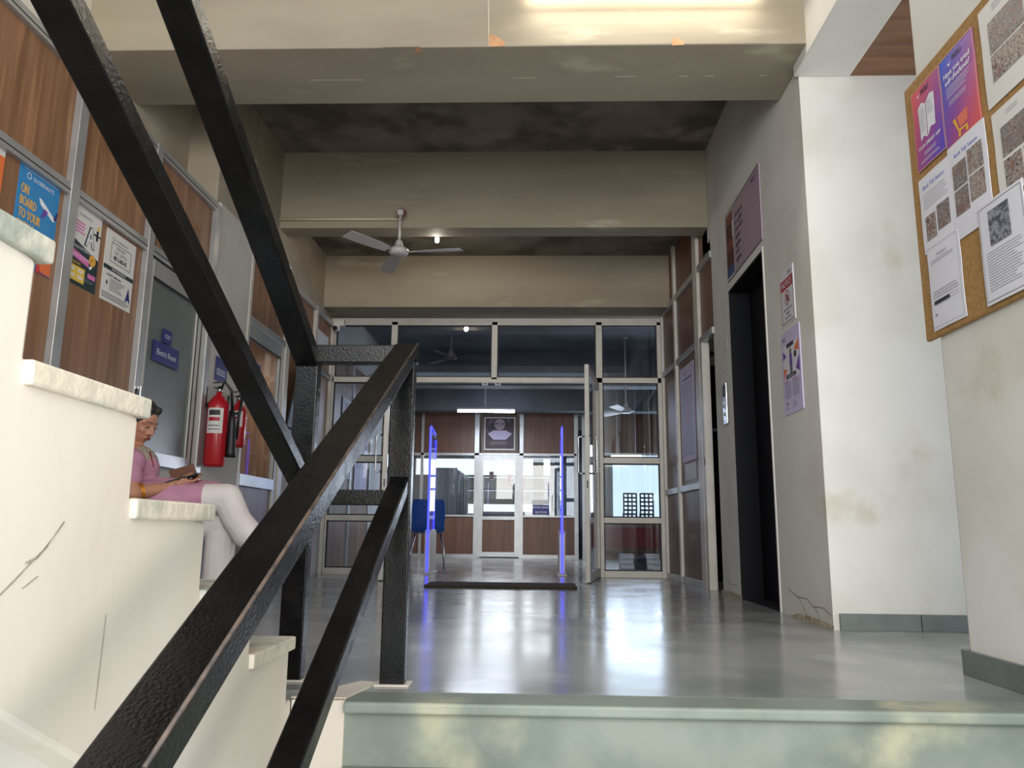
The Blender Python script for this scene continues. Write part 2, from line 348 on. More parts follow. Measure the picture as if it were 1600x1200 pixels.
b = MB(); b.box((-2.6, 5.9, 2.762), (-2.325, 8.5, 3.9), 'beam'); b.build('upper_wall', e)
# electric-room door
e = struct(empty('door_2', (XL, 4.75, 0)), 'aluminium framed grey glass door of the electric room')
b = MB()
b.box((XL-.02, 4.335, 0), (XL+.02, 4.39, 2.06), 'alu_w'); b.box((XL-.02, 5.03, 0), (XL+.02, 5.155, 2.06), 'alu_w')
b.box((XL-.02, 4.39, 1.955), (XL+.02, 5.03, 2.06), 'alu'); b.box((XL-.02, 4.39, .84), (XL+.03, 5.03, .92), 'alu'); b.box((XL-.02, 4.39, 0), (XL+.02, 5.03, .08), 'alu')
b.box((XL+.019, 5.085, 0), (XL+.024, 5.095, 2.06), 'gasket'); b.box((XL+.018, 5.022, .92), (XL+.023, 5.032, 1.955), 'gasket'); b.box((XL+.018, 4.39, 1.947), (XL+.023, 5.03, 1.957), 'gasket')
b.build('door_frame', e, bevel=.002)
b = MB(); b.box((XL-.006, 4.39, .92), (XL+.002, 5.03, 1.955), 'frost'); b.build('pane', e)
b = MB(); b.box((XL-.006, 4.39, .08), (XL+.002, 5.03, .84), 'grey_wall'); b.build('panel', e)
b = MB(); b.box((XL+.036, 4.28, 1.20), (XL+.05, 4.295, 1.25), 'blackp'); b.box((XL+.036, 4.295, 1.18), (XL+.06, 4.33, 1.27), 'chrome'); b.build('lock', e, bevel=.003)
# glazed door beyond the column
e = struct(empty('door_3', (XL, 6.37, 0)), 'glazed aluminium door beyond the extinguisher column')
b = MB()
b.box((XL-.02, 5.93, 0), (XL+.02, 5.955, 2.09), 'alu_w'); b.box((XL-.02, 6.735, 0), (XL+.02, 6.83, 2.09), 'alu_w')
b.box((XL-.02, 5.955, 1.975), (XL+.025, 6.735, 2.09), 'alu'); b.box((XL-.02, 5.955, .80), (XL+.03, 6.735, .89), 'alu'); b.box((XL-.02, 5.955, 0), (XL+.02, 6.735, .08), 'alu')
b.box((XL+.019, 6.725, .89), (XL+.024, 6.737, 1.975), 'gasket'); b.box((XL+.019, 5.955, 1.965), (XL+.026, 6.735, 1.978), 'gasket')
b.build('door_frame', e, bevel=.002)
b = MB(); b.box((XL-.004, 5.955, .89), (XL+.002, 6.735, 1.975), 'glass2'); b.build('pane', e)
b = MB(); b.box((XL-.006, 5.955, .08), (XL+.002, 6.735, .80), 'wood_d'); b.build('panel', e)
# room behind door_3
b = MB(); b.box((-3.7, 8.4, 0), (-2.4, 8.5, 2.6), 'wood'); b.box((-4.1, 5.9, 0), (-4.0, 8.5, 2.6), 'grey_wall'); b.box((-4.1, 5.86, 0), (-2.62, 5.9, 2.6), 'grey_wall'); b.box((-4.1, 5.86, 2.6), (-2.62, 8.5, 2.65), 'grey_wall')
b.box((-4.1, 5.86, -.1), (-3.2, 8.5, 0), 'floor'); struct(b.build('wall_left'), 'wood-lined office seen through the glazed door')
# ---- entrance screen
e = struct(empty('window_1', (0, YF, 0)), 'pale aluminium glazed entrance screen')
SX = [(-2.335, -2.27), (-1.645, -1.575), (-.515, -.45), (.645, .715), (1.32, 1.39)]
for i, (x0, x1) in enumerate(SX):
    b = MB(); b.box((x0, YF-.03, 0 if i != 2 else 2.12), (x1, YF+.03, 2.78), 'alu_w'); b.build('post', e, bevel=.003)
def rail(x0, x1, z0, z1, nm='rail', p=e, m='alu_w'):
    b = MB(); b.box((x0, YF-.03, z0), (x1, YF+.03, z1), m); b.build(nm, p, bevel=.003)
rail(-2.335, 1.39, 2.74, 2.82); rail(-2.3, 1.36, 2.085, 2.145)
for (x0, x1) in ((-2.27, -1.645), (.715, 1.32)):
    rail(x0, x1, 1.20, 1.265); rail(x0, x1, .565, .625); rail(x0, x1, 0, .07)
def pane(p, x0, x1, z0, z1, y=YF, m='glass'):
    b = MB(); b.box((x0, y-.003, z0), (x1, y+.003, z1), m); o = b.build('pane', p)
    g = MB(); w_ = .012
    for (a, c) in (((x0, y-.012, z0), (x0+w_, y+.012, z1)), ((x1-w_, y-.012, z0), (x1, y+.012, z1)), ((x0, y-.012, z0), (x1, y+.012, z0+w_)), ((x0, y-.012, z1-w_), (x1, y+.012, z1))): g.box(a, c, 'gasket')
    g.build('gasket', o); return o
for (x0, x1) in ((-2.27, -1.645), (-1.575, -.515), (-.45, .645), (.715, 1.32)): pane(e, x0, x1, 2.145, 2.74)
for (x0, x1) in ((-2.27, -1.645), (.715, 1.32)):
    pane(e, x0, x1, 1.265, 2.085); pane(e, x0, x1, .625, 1.20); pane(e, x0, x1, .07, .565)
# open leaves
def leaf(nm, hinge, free, lab):
    e = struct(empty(nm, (hinge[0], hinge[1], 0)), lab); h = V((*hinge, 0)); f = V((*free, 0)); d = f-h; Ln = d.length; d.normalize(); n = V((-d.y, d.x, 0))
    b = MB(); t = .022
    for a in (0, Ln-.075): b.obox(h+d*a-n*t+V((0, 0, .01)), d*.075, n*2*t, V((0, 0, 2.07)), 'alu_w')
    for z, hh in ((.01, .09), (1.99, .09)): b.obox(h+d*.075-n*t*.9+V((0, 0, z)), d*(Ln-.15), n*1.8*t, V((0, 0, hh)), 'alu_w')
    b.build('door_frame', e, bevel=.003)
    b = MB(); b.obox(h+d*.07-n*.003+V((0, 0, .09)), d*(Ln-.14), n*.006, V((0, 0, 1.91)), 'glass'); b.build('pane', e)
    b = MB()
    for sg in (-1, 1):
        c = h+d*(Ln-.04); q = n*sg
        b.tube([c+q*.02+V((0, 0, 1.02)), c+q*.075+V((0, 0, 1.02)), c+q*.09+V((0, 0, 1.035)), c+q*.09+V((0, 0, 1.36)), c+q*.075+V((0, 0, 1.375)), c+q*.02+V((0, 0, 1.375))], .009, 'chrome', 10)
    b.build('handle', e)
    b = MB(); b.obox(f-n*.004-d*.0-V((0, 0, -.88)), d*.003, n*.012, V((0, 0, .07)), 'blackp'); b.build('lock', e)
leaf('door_4', (.655, YF-.03), (.475, 7.44), 'right leaf of the glazed entrance, swung open')
leaf('door_5', (-1.585, YF-.03), (-1.46, 7.42), 'left leaf of the glazed entrance, swung open')
for px in (758, 778):
    p = at(px, 600, 'y', YF-.02); b = MB(); b.box((p.x-.032, p.y-.03, p.z-.02), (p.x+.032, p.y+.0, p.z+.018), 'paper'); b.box((p.x-.02, p.y-.032, p.z-.01), (p.x+.02, p.y-.029, p.z+.008), 'inkg')
    tag(b.build('door_magnet', bevel=.004), 'small white box under the header, %s of the pair' % ('left' if px == 758 else 'right'), 'door lock', 'magnet locks on the entrance header')
# ---- right glazing
e = struct(empty('window_2', (XR, 7.4, 0)), 'laminate and aluminium side partition on the right, before the entrance')
SL = .056
ys = [(6.46, 6.88), (7.02, 7.78), (7.84, 8.42)]
for k, (y0, y1) in enumerate(ys):
    for (z0, z1) in ((2.88, 3.42), (2.2, 2.82)):
        b = MB(); b.box((XR, max(y0, 6.78) if z0 > 2.8 else y0, z0), (XR+.012, y1, z1), 'wood_d'); b.build('panel', e)
    if k:
        for (z0, z1) in ((.92, 2.14), (.05, .86)):
            b = MB(); b.box((XR, y0, z0), (XR+.012, y1, z1), 'wood_d'); b.build('panel', e)
for (y0, y1) in ((6.88, 7.02), (7.78, 7.84), (8.42, 8.45)):
    b = MB(); b.box((XR-.03, y0, 0), (XR+.03, y1, 3.42), 'alu_w'); b.build('post', e, bevel=.003)
for z, y0 in ((0, 7.0), (.86, 7.0), (2.14, 6.46), (2.82, 6.46)):
    b = MB(); b.box((XR-.025, y0, z), (XR+.025, 8.45, z+.06), 'alu'); b.build('rail', e, bevel=.003)
b = MB(); b.box((XR-.028, 6.79, 0), (XR+.04, 6.87, 2.14), 'alu_w'); b.box((XR-.03, 6.80, 1.05), (XR-.027, 6.82, 1.12), 'blackp'); b.build('door_jamb', e, bevel=.003)
for o in e.children:
    for v in o.data.vertices: v.co.x += (8.45-(v.co.y+ORG[e.name].y))*SL
b = MB(); b.box((1.42, 8.5, 0), (4.4, 8.6, 3.1), 'cream'); struct(b.build('wall_back'), 'cream wall of the dark side room')
# ---- library interior shell
b = MB(); b.box((-2.5, 8.55, 0), (-2.34, 14.0, 3.2), 'grey_wall'); struct(b.build('wall_left'), 'left wall inside the library')
e = struct(empty('wall_left', (-2.33, 11, 0)), 'laminate lining inside the library')
for (y0, y1) in ((8.6, 9.5), (9.55, 10.6), (11.6, 13.9)):
    b = MB(); b.box((-2.34, y0, 0), (-2.31, y1, 2.5), 'wood'); b.build('panel', e)
    b = MB(); b.box((-2.34, y1, 0), (-2.29, y1+.05, 2.6), 'alu'); b.build('post', e)
b = MB(); b.box((4.2, 8.6, 0), (4.35, 14.1, 3.3), 'grey_wall'); struct(b.build('wall_right'), 'right wall inside the library')
e = struct(empty('wall_back', (0, YB, 0)), 'far screen of walnut laminate and glass inside the library')
def bk(a, c, m, nm): b = MB(); b.box(a, c, m); return b.build(nm, e)
ZS, ZD, ZT2 = .74, 1.80, 2.56
BX = [(-2.3, -2.1), (-2.05, -1.13), (-1.01, -.36), (-.25, .66)]
for (x0, x1) in (BX[0], BX[1], BX[3]):
    bk((x0, YB, .06), (x1, YB+.02, ZS-.03), 'wood_d', 'panel'); bk((x0, YB, ZD+.04), (x1, YB+.02, ZT2), 'wood_d', 'panel')
    bk((x0, YB+.005, ZS), (x1, YB+.011, ZD), 'glass2', 'pane')
bk((-1.01, YB, ZD+.04), (-.36, YB+.02, ZT2), 'wood_d', 'panel')
for (x0, x1) in ((-2.1, -2.05), (-1.13, -1.05), (-.32, -.25), (.66, .73), (.80, .86), (2.3, 2.36), (3.4, 3.46)):
    bk((x0, YB-.03, 0), (x1, YB+.03, ZT2), 'alu', 'post')
for (x0, x1) in ((-2.3, -1.08), (-.28, .7)):
    bk((x0, YB-.025, 0), (x1, YB+.03, .06), 'alu', 'rail'); bk((x0, YB-.025, ZS-.03), (x1, YB+.03, ZS), 'alu', 'rail')
bk((-2.3, YB-.03, ZD), (.7, YB+.03, ZD+.04), 'alu', 'rail')
bk((-2.3, YB, ZT2), (4.2, YB+.1, 3.3), 'cool_slab', 'panel')
# right part of the far screen: laminate below, open glass to daylight above
for (x0, x1) in ((.86, 2.3), (2.36, 3.4), (3.46, 4.2)):
    bk((x0, YB, 0), (x1, YB+.02, .60), 'wood_d', 'panel'); bk((x0, YB, 1.86), (x1, YB+.02, ZT2), 'wood_d', 'panel')
    bk((x0, YB-.02, .60), (x1, YB+.02, .64), 'alu', 'rail'); bk((x0, YB-.02, 1.82), (x1, YB+.02, 1.86), 'alu', 'rail'); bk((x0, YB+.002, .64), (x1, YB+.008, 1.82), 'glass2', 'pane')
e2 = struct(empty('door_6', (-.69, YB, 0)), 'glazed inner door at the end of the library')
b = MB()
for (x0, x1) in ((-1.05, -.97), (-.40, -.32)): b.box((x0, YB-.02, .02), (x1, YB+.02, ZD), 'alu')
for (z0, z1) in ((.02, .1), (.66, .72), (1.72, ZD)): b.box((-.97, YB-.02, z0), (-.40, YB+.02, z1), 'alu')
b.build('door_frame', e2)
b = MB(); b.box((-.97, YB, .72), (-.40, YB+.006, 1.72), 'glass2'); b.build('pane', e2)
b = MB(); b.box((-.97, YB, .1), (-.40, YB+.01, .66), 'wood_d'); b.build('panel', e2)
b = MB(); b.tube([(-.42, YB-.02, 1.0), (-.43, YB-.06, 1.02), (-.43, YB-.06, 1.24), (-.42, YB-.02, 1.26)], .011, 'chrome', 8); b.build('handle', e2)
# room beyond: end wall with windows open to the sky
b = MB(); YE = 18.5
b.box((-4.5, YE, 0), (1.2, YE+.15, .86), 'white'); b.box((-4.5, YE, 2.15), (1.2, YE+.15, 3.4), 'grey_wall'); b.box((1.1, 14.1, 0), (1.2, YE, 3.4), 'grey_wall')
for (x0, x1) in ((-4.5, -2.9), (-1.45, -1.3), (-.1, .15), (1.05, 1.2)): b.box((x0, YE, .7), (x1, YE+.15, 2.2), 'grey_wall')
b.box((-2.9, YE, 1.08), (1.1, YE+.1, 1.76), 'white')
struct(b.build('wall_back'), 'end wall with bright windows beyond the far screen')
b = MB(); b.box((-4.5, 14.1, 3.3), (1.2, 18.7, 3.4), 'cool_slab'); struct(b.build('ceiling'), 'ceiling of the far room')
b = MB(); b.box((-4.6, 14.0, 0), (-4.5, 18.6, 3.4), 'grey_wall'); b.box((-4.5, 14.02, 0), (-2.4, 14.1, 3.4), 'grey_wall'); struct(b.build('wall_left'), 'left wall of the far room')
b = MB(); b.box((-4.6, 14.1, -.2), (-3.2, 18.6, 0), 'floor'); struct(b.build('floor'), 'floor of the far room')
# ================================================================== STAIRS
XS = -.70; TR, RI = .317, .176
e = thing('staircase', (-1.3, 2.3, 0), 'cream whitewashed flight of stairs rising up the left, woman seen beyond', 'stairs')
pts = []
N_ST = 9
for k in range(N_ST):
    yn = 2.285-TR*k; z = RI*(k+1)-.035
    pts += [(yn, z-RI+.035 if k else -.0), (yn, z)] if k == 0 else [(yn, RI*k-.0), (yn, z)]
prof = [(2.285, -.45)]
for k in range(N_ST):
    yn = 2.285-TR*k; prof += [(yn, RI*k), (yn, RI*(k+1)-.036)]
ytop = 2.285-TR*N_ST
prof += [(ytop, RI*N_ST-.036), (ytop, RI*N_ST-.75)]
# soffit follows the slope
def soff(y): return .108+.556*(1.286-y)
prof = prof[1:]
prof[-1] = (ytop, soff(ytop))
prof += [(2.33, soff(2.33)), (2.33, 0)]
b = MB(); b.prism([(XS, y, z) for y, z in prof], (-1.3, 0, 0), 'stair'); o = b.build('flight', e, bevel=.008); recalc(o)
for k in range(N_ST):
    yn = 2.305-TR*k; zt = RI*(k+1)
    b = MB(); b.box((XS-1.3, yn-TR-.02, zt-.036), (XS+.012, yn, zt), 'tread'if False else 'stone'); b.mats[0] = M['stone']
    o = b.build('tread', e, bevel=.005, seg=2)
M['tread'] = mat('cream_smeared_stone_tread', 'c8c4b6', .65, c2='a3a79c', scale=14, lo=.4, hi=.65, bump=.5, bscale=30, c3='ddd3c0', s3=5, lo3=.45, hi3=.6)
for o in e.children:
    if o.name.startswith('tread'): o.data.materials[0] = M['tread']
# crack and scuffs on the side wall
def scratch(path, w0, X=XS+.0015, par=None, nm='scuff_mark', m='crack', sg=1):
    b = MB(); P = [at(x, y, 'x', X) for x, y in path]
    for i in range(len(P)-1):
        d = (P[i+1]-P[i]).normalized(); n = V((1, 0, 0)).cross(d)*w0
        b.add([P[i]-n, P[i]+n, P[i+1]+n*.9, P[i+1]-n*.9], [(0, 1, 2, 3)], m)
    b.build(nm, par or e)
M['crack'] = mat('scuff_mark', '8b8478', .9, c2='b9b1a0', scale=40)
scratch([(101, 815), (85, 838), (70, 858), (48, 880), (25, 905), (0, 930)], .0012)
scratch([(75, 852), (58, 872), (40, 880)], .0016); scratch([(60, 900), (35, 920)], .0008); scratch([(166, 960), (158, 1030), (148, 1110)], .0009)
wr = bpy.data.objects['wall_right']
M['damp'] = mat('damp_brown_plaster', 'a08f72', .9, c2='c9c0ac', scale=20)
for pth in ([(1136, 905), (1140, 912), (1150, 915)], [(1232, 920), (1245, 932), (1262, 936), (1270, 948), (1286, 950), (1299, 962)], [(1248, 934), (1258, 955), (1266, 972)], [(1272, 948), (1280, 962), (1284, 978)]): scratch(pth, .0035, XWALL-.0015, wr, 'crack')
b = MB(); Q = [(1232, 962), (1250, 958), (1275, 966), (1303, 978), (1303, 984), (1260, 973), (1232, 965)]; b.add([at(x, y, 'x', XWALL-.001) for x, y in Q], [tuple(range(len(Q)))], 'damp'); b.build('damp_stain', wr)
b = MB(); Q = [(1128, 922), (1142, 924), (1160, 932), (1160, 937), (1130, 932)]; b.add([at(x, y, 'x', XWALL-.001) for x, y in Q], [tuple(range(len(Q)))], 'damp'); b.build('damp_stain', wr)
b1 = bpy.data.objects['trim_1']
M['chip'] = mat('bare_plaster_chip', 'c99a70', .9, c2='b98a66', scale=30); M['seam'] = mat('pale_plaster_seam', 'cfc6b2', .9)
def chip(Q, ax, v, m, nm='paint_chip'): b = MB(); b.add([at(x, y, ax, v) for x, y in Q], [tuple(range(len(Q)))], m); b.build(nm, b1)
chip([(764, 52), (778, 58), (789, 66), (788, 72), (764, 73)], 'y', 3.9085, 'chip'); chip([(1050, 62), (1058, 58), (1070, 66), (1068, 70), (1050, 71)], 'y', 3.9085, 'chip')
chip([(762.5, 0), (764, 0), (764.5, 73), (763, 73)], 'y', 3.9085, 'seam', 'crack'); chip([(598, 74), (656, 73), (657, 83), (640, 86), (612, 90), (606, 86)], 'z', 3.1285, 'beam'); chip([(649, 74), (657, 73), (658, 82), (648, 84)], 'z', 3.127, 'chip')
for (xa, xb, y) in ((480, 570, 124.5), (800, 840, 121), (958, 996, 119), (1058, 1076, 118.5), (1100, 1118, 118.3), (1184, 1200, 117.5)): chip([(xa, y), (xb, y-.3), (xb-4, y+1.2), (xa+5, y+1.5)], 'z', 3.1285, 'seam')
b = MB(); b.prism([(-.705, 2.345, .0), (-.56, 2.60, 0), (-.50, 2.585, .0), (-.545, 2.345, 0)], (0, 0, .003), 'stair'); b.build('cream_patch', e)  # flat cream patch laid over the landing floor corner
# wall beneath the flight
b = MB(); b.box((-2.1, -.2, -2.6), (-1.2, 2.2, soff(2.2)-.02), 'cream')
b = MB(); b.prism([(-.76, y, z) for y, z in ((2.33, -2.6), (2.33, soff(2.33)), (-.6, soff(-.6)), (-.6, -2.6))], (-.2, 0, 0), 'white'); o = b.build('wall_left'); recalc(o); struct(o, 'pale wall under the slope of the stairs')
# landing edge and the flight going down
e = thing('staircase', (.5, 2.3, -.2), 'green-grey stone landing edge and steps going down to the camera', 'stairs')
b = MB(); b.box((-.70, 2.33, -1.8), (-.545, 2.5, -.002), 'stair'); b.build('end_wall', e, bevel=.004)
b = MB(); b.box((-.545, 2.305, -.033), (1.51, 2.46, .0), 'stone'); b.build('nosing', e, bevel=.008, seg=3)
b = MB(); b.box((-.545, 2.335, -.60), (1.50, 2.40, -.034), 'stone'); b.build('riser', e)
M['step'] = mat('stone_step', '87918a', .5, c2='747f78', scale=4)
for k in range(1, 7):
    b = MB(); y1 = 2.33-TR*(k-1)+.02; b.box((-.545, y1-TR-.03, -RI*k-.035), (1.50, y1, -RI*k), 'step'); b.box((-.545, y1-TR, -RI*(k+1)-.05), (1.5, y1-TR+.03, -RI*k-.036), 'step'); b.build('tread', e, bevel=.004)
# ================================================================== RAILING
e = thing('stair_railing', (-.62, 2.56, 0), 'black enamelled square-tube stair railing with two newel posts', 'railing')
def bar(p, q, wx, h, nm, m='black', top=True):
    """sloping bar in a y-z plane; p,q = right-hand lower edge of the section"""
    p, q = V(p), V(q); d = (q-p).normalized(); n = V((1, 0, 0)).cross(d); n = n if n.z > 0 else -n
    b = MB(); b.obox(p, q-p, V((-wx, 0, 0)), n*h, m); o = b.build(nm, e, bevel=.0045, seg=3); recalc(o); return o
b = MB(); b.box((-.83, 2.585, 0), (-.752, 2.635, 1.04), 'black'); b.build('newel_post', e, bevel=.004, seg=3)
b = MB(); b.box((-.49, 2.54, 0), (-.412, 2.59, 1.05), 'black'); b.build('newel_post', e, bevel=.004, seg=3)
# upward handrails: right lower edges measured on x = -.752
XA = -.752
def edge(p0, p1, x): return at(*p0, 'x', x), at(*p1, 'x', x)
def extend(p, q, a, c): d = (q-p).normalized(); return p-d*a, q+d*c
p, q = edge((497, 573), (298, 0), XA); p, q = extend(p, q, -.0, .9); bar(p, q, .078, .052, 'handrail')
p, q = edge((430, 655), (108, 0), XA); d = (q-p).normalized(); p = p-d*((p.y-2.60)/d.y); q = q+d*.8; bar(p, q, .066, .045, 'lower_rail')
# downward rails: right top edges measured on x=-.412
p, q = edge((647, 546), (225, 1200), -.412); d = (q-p).normalized(); p = p-d*((p.y-2.592)/d.y); n = V((1, 0, 0)).cross(d); n = n if n.z > 0 else -n
bar(p-n*.052, q+d*.3-n*.052, .078, .052, 'handrail')
b = MB(); b.tube([p+V((.0, 0, .0)), q], .0036, 'rust', 6); b.build('worn_edge', e)
p, q = edge((628, 775), (469, 1200), -.418); d = (q-p).normalized(); p = p-d*((p.y-2.56)/d.y); n = V((1, 0, 0)).cross(d); n = n if n.z > 0 else -n
bar(p-n*.045, q+d*.5-n*.045, .062, .045, 'lower_rail')
b = MB(); b.box((-.83, 2.57, 1.035), (-.41, 2.62, 1.098), 'black'); b.build('cross_rail', e, bevel=.004, seg=3)
b = MB(); b.box((-.76, 2.56, .556), (-.485, 2.60, .606), 'black'); b.build('cross_rail', e, bevel=.004, seg=3)
for (x, y) in ((-.79, 2.61), (-.45, 2.565)): b = MB(); b.box((x-.055, y-.042, 0), (x+.055, y+.042, .005), 'stair'); b.build('mortar_pad', e, bevel=.002)
# ================================================================== POSTERS
class Sheet:
    """flat printed sheet: P top-left corner, U along its top edge, down is -z"""
    def __init__(s, P, U, N, w, h, base='paper', t=.003):
        s.P, s.U, s.N, s.w, s.h = V(P), V(U).normalized(), V(N).normalized(), w, h; s.b = MB(); s.k = 0; s.W = s.N.cross(s.U) 
        if s.W.z < 0: s.W = -s.W
        s.t = t; s.b.obox(s.P, s.U*w, -s.W*h, s.N*t, base)
    def pt(s, u, v, k=0): return s.P+s.U*(u*s.w)-s.W*(v*s.h)+s.N*(s.t+.0006*(k+1))
    def rect(s, u0, v0, u1, v1, m, k=0): s.b.add([s.pt(u0, v0, k), s.pt(u1, v0, k), s.pt(u1, v1, k), s.pt(u0, v1, k)], [(0, 1, 2, 3)], m)
    def poly(s, P, m, k=0): s.b.add([s.pt(u, v, k) for u, v in P], [tuple(range(len(P)))], m)
    def frame(s, u0, v0, u1, v1, t, m, k=0):
        tu = t/s.w; tv = t/s.h
        s.rect(u0, v0, u1, v0+tv, m, k); s.rect(u0, v1-tv, u1, v1, m, k); s.rect(u0, v0, u0+tu, v1, m, k); s.rect(u1-tu, v0, u1, v1, m, k)
    def text(s, st, u, v, size, m, align='l', k=1, sx=1, bold=0): s.b.text(st, s.pt(u, v, k), s.U, s.W, size*s.h, m, align, sx, bold)
    def lines(s, u0, u1, v0, v1, n, m, k=0, jag=.25, th=.35):
        st = (v1-v0)/n
        for i in range(n): s.rect(u0, v0+i*st, u1-(u1-u0)*jag*random.random(), v0+i*st+st*th, m, k)
    def disc(s, u, v, r, m, k=0, n=24, ring=0):
        a = [(u+r/s.w*math.cos(2*math.pi*i/n), v+r/s.h*math.sin(2*math.pi*i/n)) for i in range(n)]
        if not ring: s.poly(a, m, k); return
        q = [(u+(r-ring)/s.w*math.cos(2*math.pi*i/n), v+(r-ring)/s.h*math.sin(2*math.pi*i/n)) for i in range(n)]
        for i in range(n): j = (i+1) % n; s.poly([a[i], a[j], q[j], q[i]], m, k)
    def done(s, name, label, cat='poster', group=None): return tag(s.b.build(name), label, cat, group)
LW = ((0, 1, 0), (1, 0, 0)); RW = ((0, -1, 0), (-1, 0, 0)); FW = ((1, 0, 0), (0, -1, 0))
def ink(n, c): M[n] = mat(n, c, .5)
for n, c in dict(sky_blue='2f83bd', peach='e8b96c', orange='e0713a', redp='c33a3a', pinkp='d56fb0', dkgreen='1d3134', yellow='e3bd3e', purple='6a3c9c', mauve='a58f9f', bookred='4f2526', bookblue='2b4478', bookorange='7c4034', noticered='b0182c', peachpink='d9705c', blush='e2ab8c', gold_y='e0a63c', lblue='4a66c4', lilac='c9bedd').items(): ink(n, c)
# left wall posters
s = Sheet((XL, 3.172, 2.085), *LW, .292, .455, 'sky_blue')
s.text('GLOBENAUTS', .32, .115, .06, 'white_ink', sx=.9); s.disc(.22, .09, .016, 'white_ink', ring=.004); s.rect(.08, .03, .95, .034, 'white_ink')
for i, wd in enumerate(('ON', 'BOARD', 'TO YOUR', 'DREAM', 'LAND')): s.text(wd, .07, .29+i*.125, .14, 'peach', sx=.54, bold=.0022)
s.poly([(.50, .24), (.56, .24), (.93, .36), (.97, .39), (.88, .40), (.55, .30)], 'white_ink', 1); s.poly([(.66, .32), (.76, .34), (.62, .44), (.60, .42)], 'purple', 2); s.poly([(.90, .37), (.99, .27), (1, .30), (.96, .39)], 'navy', 2)
s.poly([(.62, .76), (.78, .68), (.99, .72), (.99, .99), (.72, .97)], 'orange', 1); s.poly([(.62, .80), (.74, .98), (.99, 1), (.62, 1)], 'redp', 2); s.disc(.83, .77, .022, 'sky_blue', 2)
s.done('travel_poster', 'blue poster reading on board to your dream land, with a small aeroplane')
s = Sheet((XL, 2.78, 2.125), *LW, .29, .43, 'paperw'); s.rect(0, .18, 1, 1, 'orange'); s.done('orange_poster', 'orange and white poster cut by the left edge of the picture')
s = Sheet((XL, 3.575, 2.078), *LW, .262, .412, 'paperw')
s.poly([(0, .42), (1, .56), (1, 1), (0, 1)], 'dkgreen'); s.text('GLOBENAUTS', .22, .12, .05, 'inkg', sx=.9); s.disc(.12, .1, .012, 'inkg', ring=.003)
s.text('A', .50, .46, .40, 'ink', sx=.72, k=2, bold=.007); s.text('A', .515, .452, .37, 'white_ink', sx=.72, k=3, bold=.0016); s.text('+', .77, .35, .28, 'ink', k=2, bold=.004); s.disc(.90, .15, .012, 'yellow', 1)
s.lines(.1, .48, .20, .36, 4, 'pinkp', th=.5); s.text("WORLD'S POTENTIAL", .08, .545, .055, 'white_ink', k=2, sx=.8)
s.poly([(.02, .56), (.70, .62), (.70, .71), (.02, .65)], 'pinkp', 1); s.text('BECOMING A TOUCHSTONE', .06, .65, .05, 'white_ink', sx=.62, k=2)
s.disc(.80, .60, .03, 'gold_y', 2); s.text('A+', .74, .615, .05, 'ink', k=3); s.rect(.06, .76, .60, .95, 'yellow', 1); s.text('UNDERTAKE', .08, .74, .045, 'yellow', sx=.9)
for (a, c) in ((.1, .79), (.36, .79), (.1, .87), (.36, .87)): s.lines(a, a+.2, c, c+.05, 2, 'white_ink', 2, th=.6)
s.rect(.70, .78, .96, .84, 'pinkp', 1); s.lines(.6, .96, .87, .91, 2, 'inkg', 1); s.poly([(.70, .70), (.80, .66), (.82, .69), (.74, .73)], 'white_ink', 2)
s.done('study_poster', 'dark green, pink and white A+ poster beside the blue one')
s = Sheet((XL, 3.89, 2.062), *LW, .305, .395, 'paperw')
s.text('GLOBENAUTS', .32, .12, .05, 'inkg'); s.disc(.24, .1, .012, 'inkg', ring=.003); s.text('FOR JUST', .5, .22, .055, 'ink', 'c'); s.frame(.18, .15, .86, .43, .0035, 'ink')
s.text('GET UPTO', .5, .30, .075, 'inkg', 'c', sx=.9); s.text('40 LAKHS', .5, .385, .09, 'ink', 'c', sx=.9, bold=.0012); s.rect(0, .50, 1, .56, 'dkgreen'); s.text('ANNOUNCEMENT', .5, .545, .045, 'white_ink', 'c', k=2)
s.text('STUDY ABROAD', .12, .64, .045, 'ink', sx=1.1, bold=.0006); s.lines(.24, .76, .665, .84, 6, 'ink', jag=.4, th=.3); s.lines(.02, .94, .88, .97, 3, 'ink', jag=.1, th=.35)
s.poly([(.78, .88), (.87, .66), (.96, .88), (.87, .84)], 'navy', 1); s.poly([(.12, .74), (.15, .70), (.18, .74), (.15, .78)], 'dkgreen', 1)
s.done('scholarship_poster', 'white poster reading 40 lakhs, right of the dark green one')
def sign(name, px, ax, v, UW, wd, h, lines, label, base='navy', sz=.42, cat='sign', t=.006, group=None, sx=1):
    p = at(px[0], px[1], ax, v); s = Sheet(p, *UW, wd, h, base, t)
    for i, ln in enumerate(lines):
        n = len(lines); s.text(ln, .5, (i+.5)/n+sz*.33, sz, 'white_ink', 'c', sx=sx)
    return s.done(name, label, cat, group)
sign('room_sign', (240, 530), 'x', XL+.012, LW, .33, .125, ['Electric Room'], 'navy sign reading Electric Room on the grey glass door', sz=.42, sx=.85)
sign('number_sign', (255, 513), 'x', XL+.012, LW, .11, .085, ['G201'], 'small navy number sign above the Electric Room sign', sz=.42)
s = Sheet(at(345, 493, 'x', -2.29), *LW, .24, .235, 'navy', .004); s.rect(.45, .1, .95, .36, 'paper'); s.rect(.5, .12, .7, .3, 'redp', 1); s.poly([(.3, .75), (.95, .66), (.95, .72), (.3, .84)], 'white_ink', 1); s.done('safety_sign', 'blue and red safety sign high on the extinguisher column', 'sign')
s = Sheet(at(338, 556, 'x', -2.29), *LW, .2, .17, 'navy', .004); s.lines(.08, .9, .5, .8, 3, 'white_ink', th=.35); s.done('instruction_sign', 'blue sign just above the fire extinguishers', 'sign')
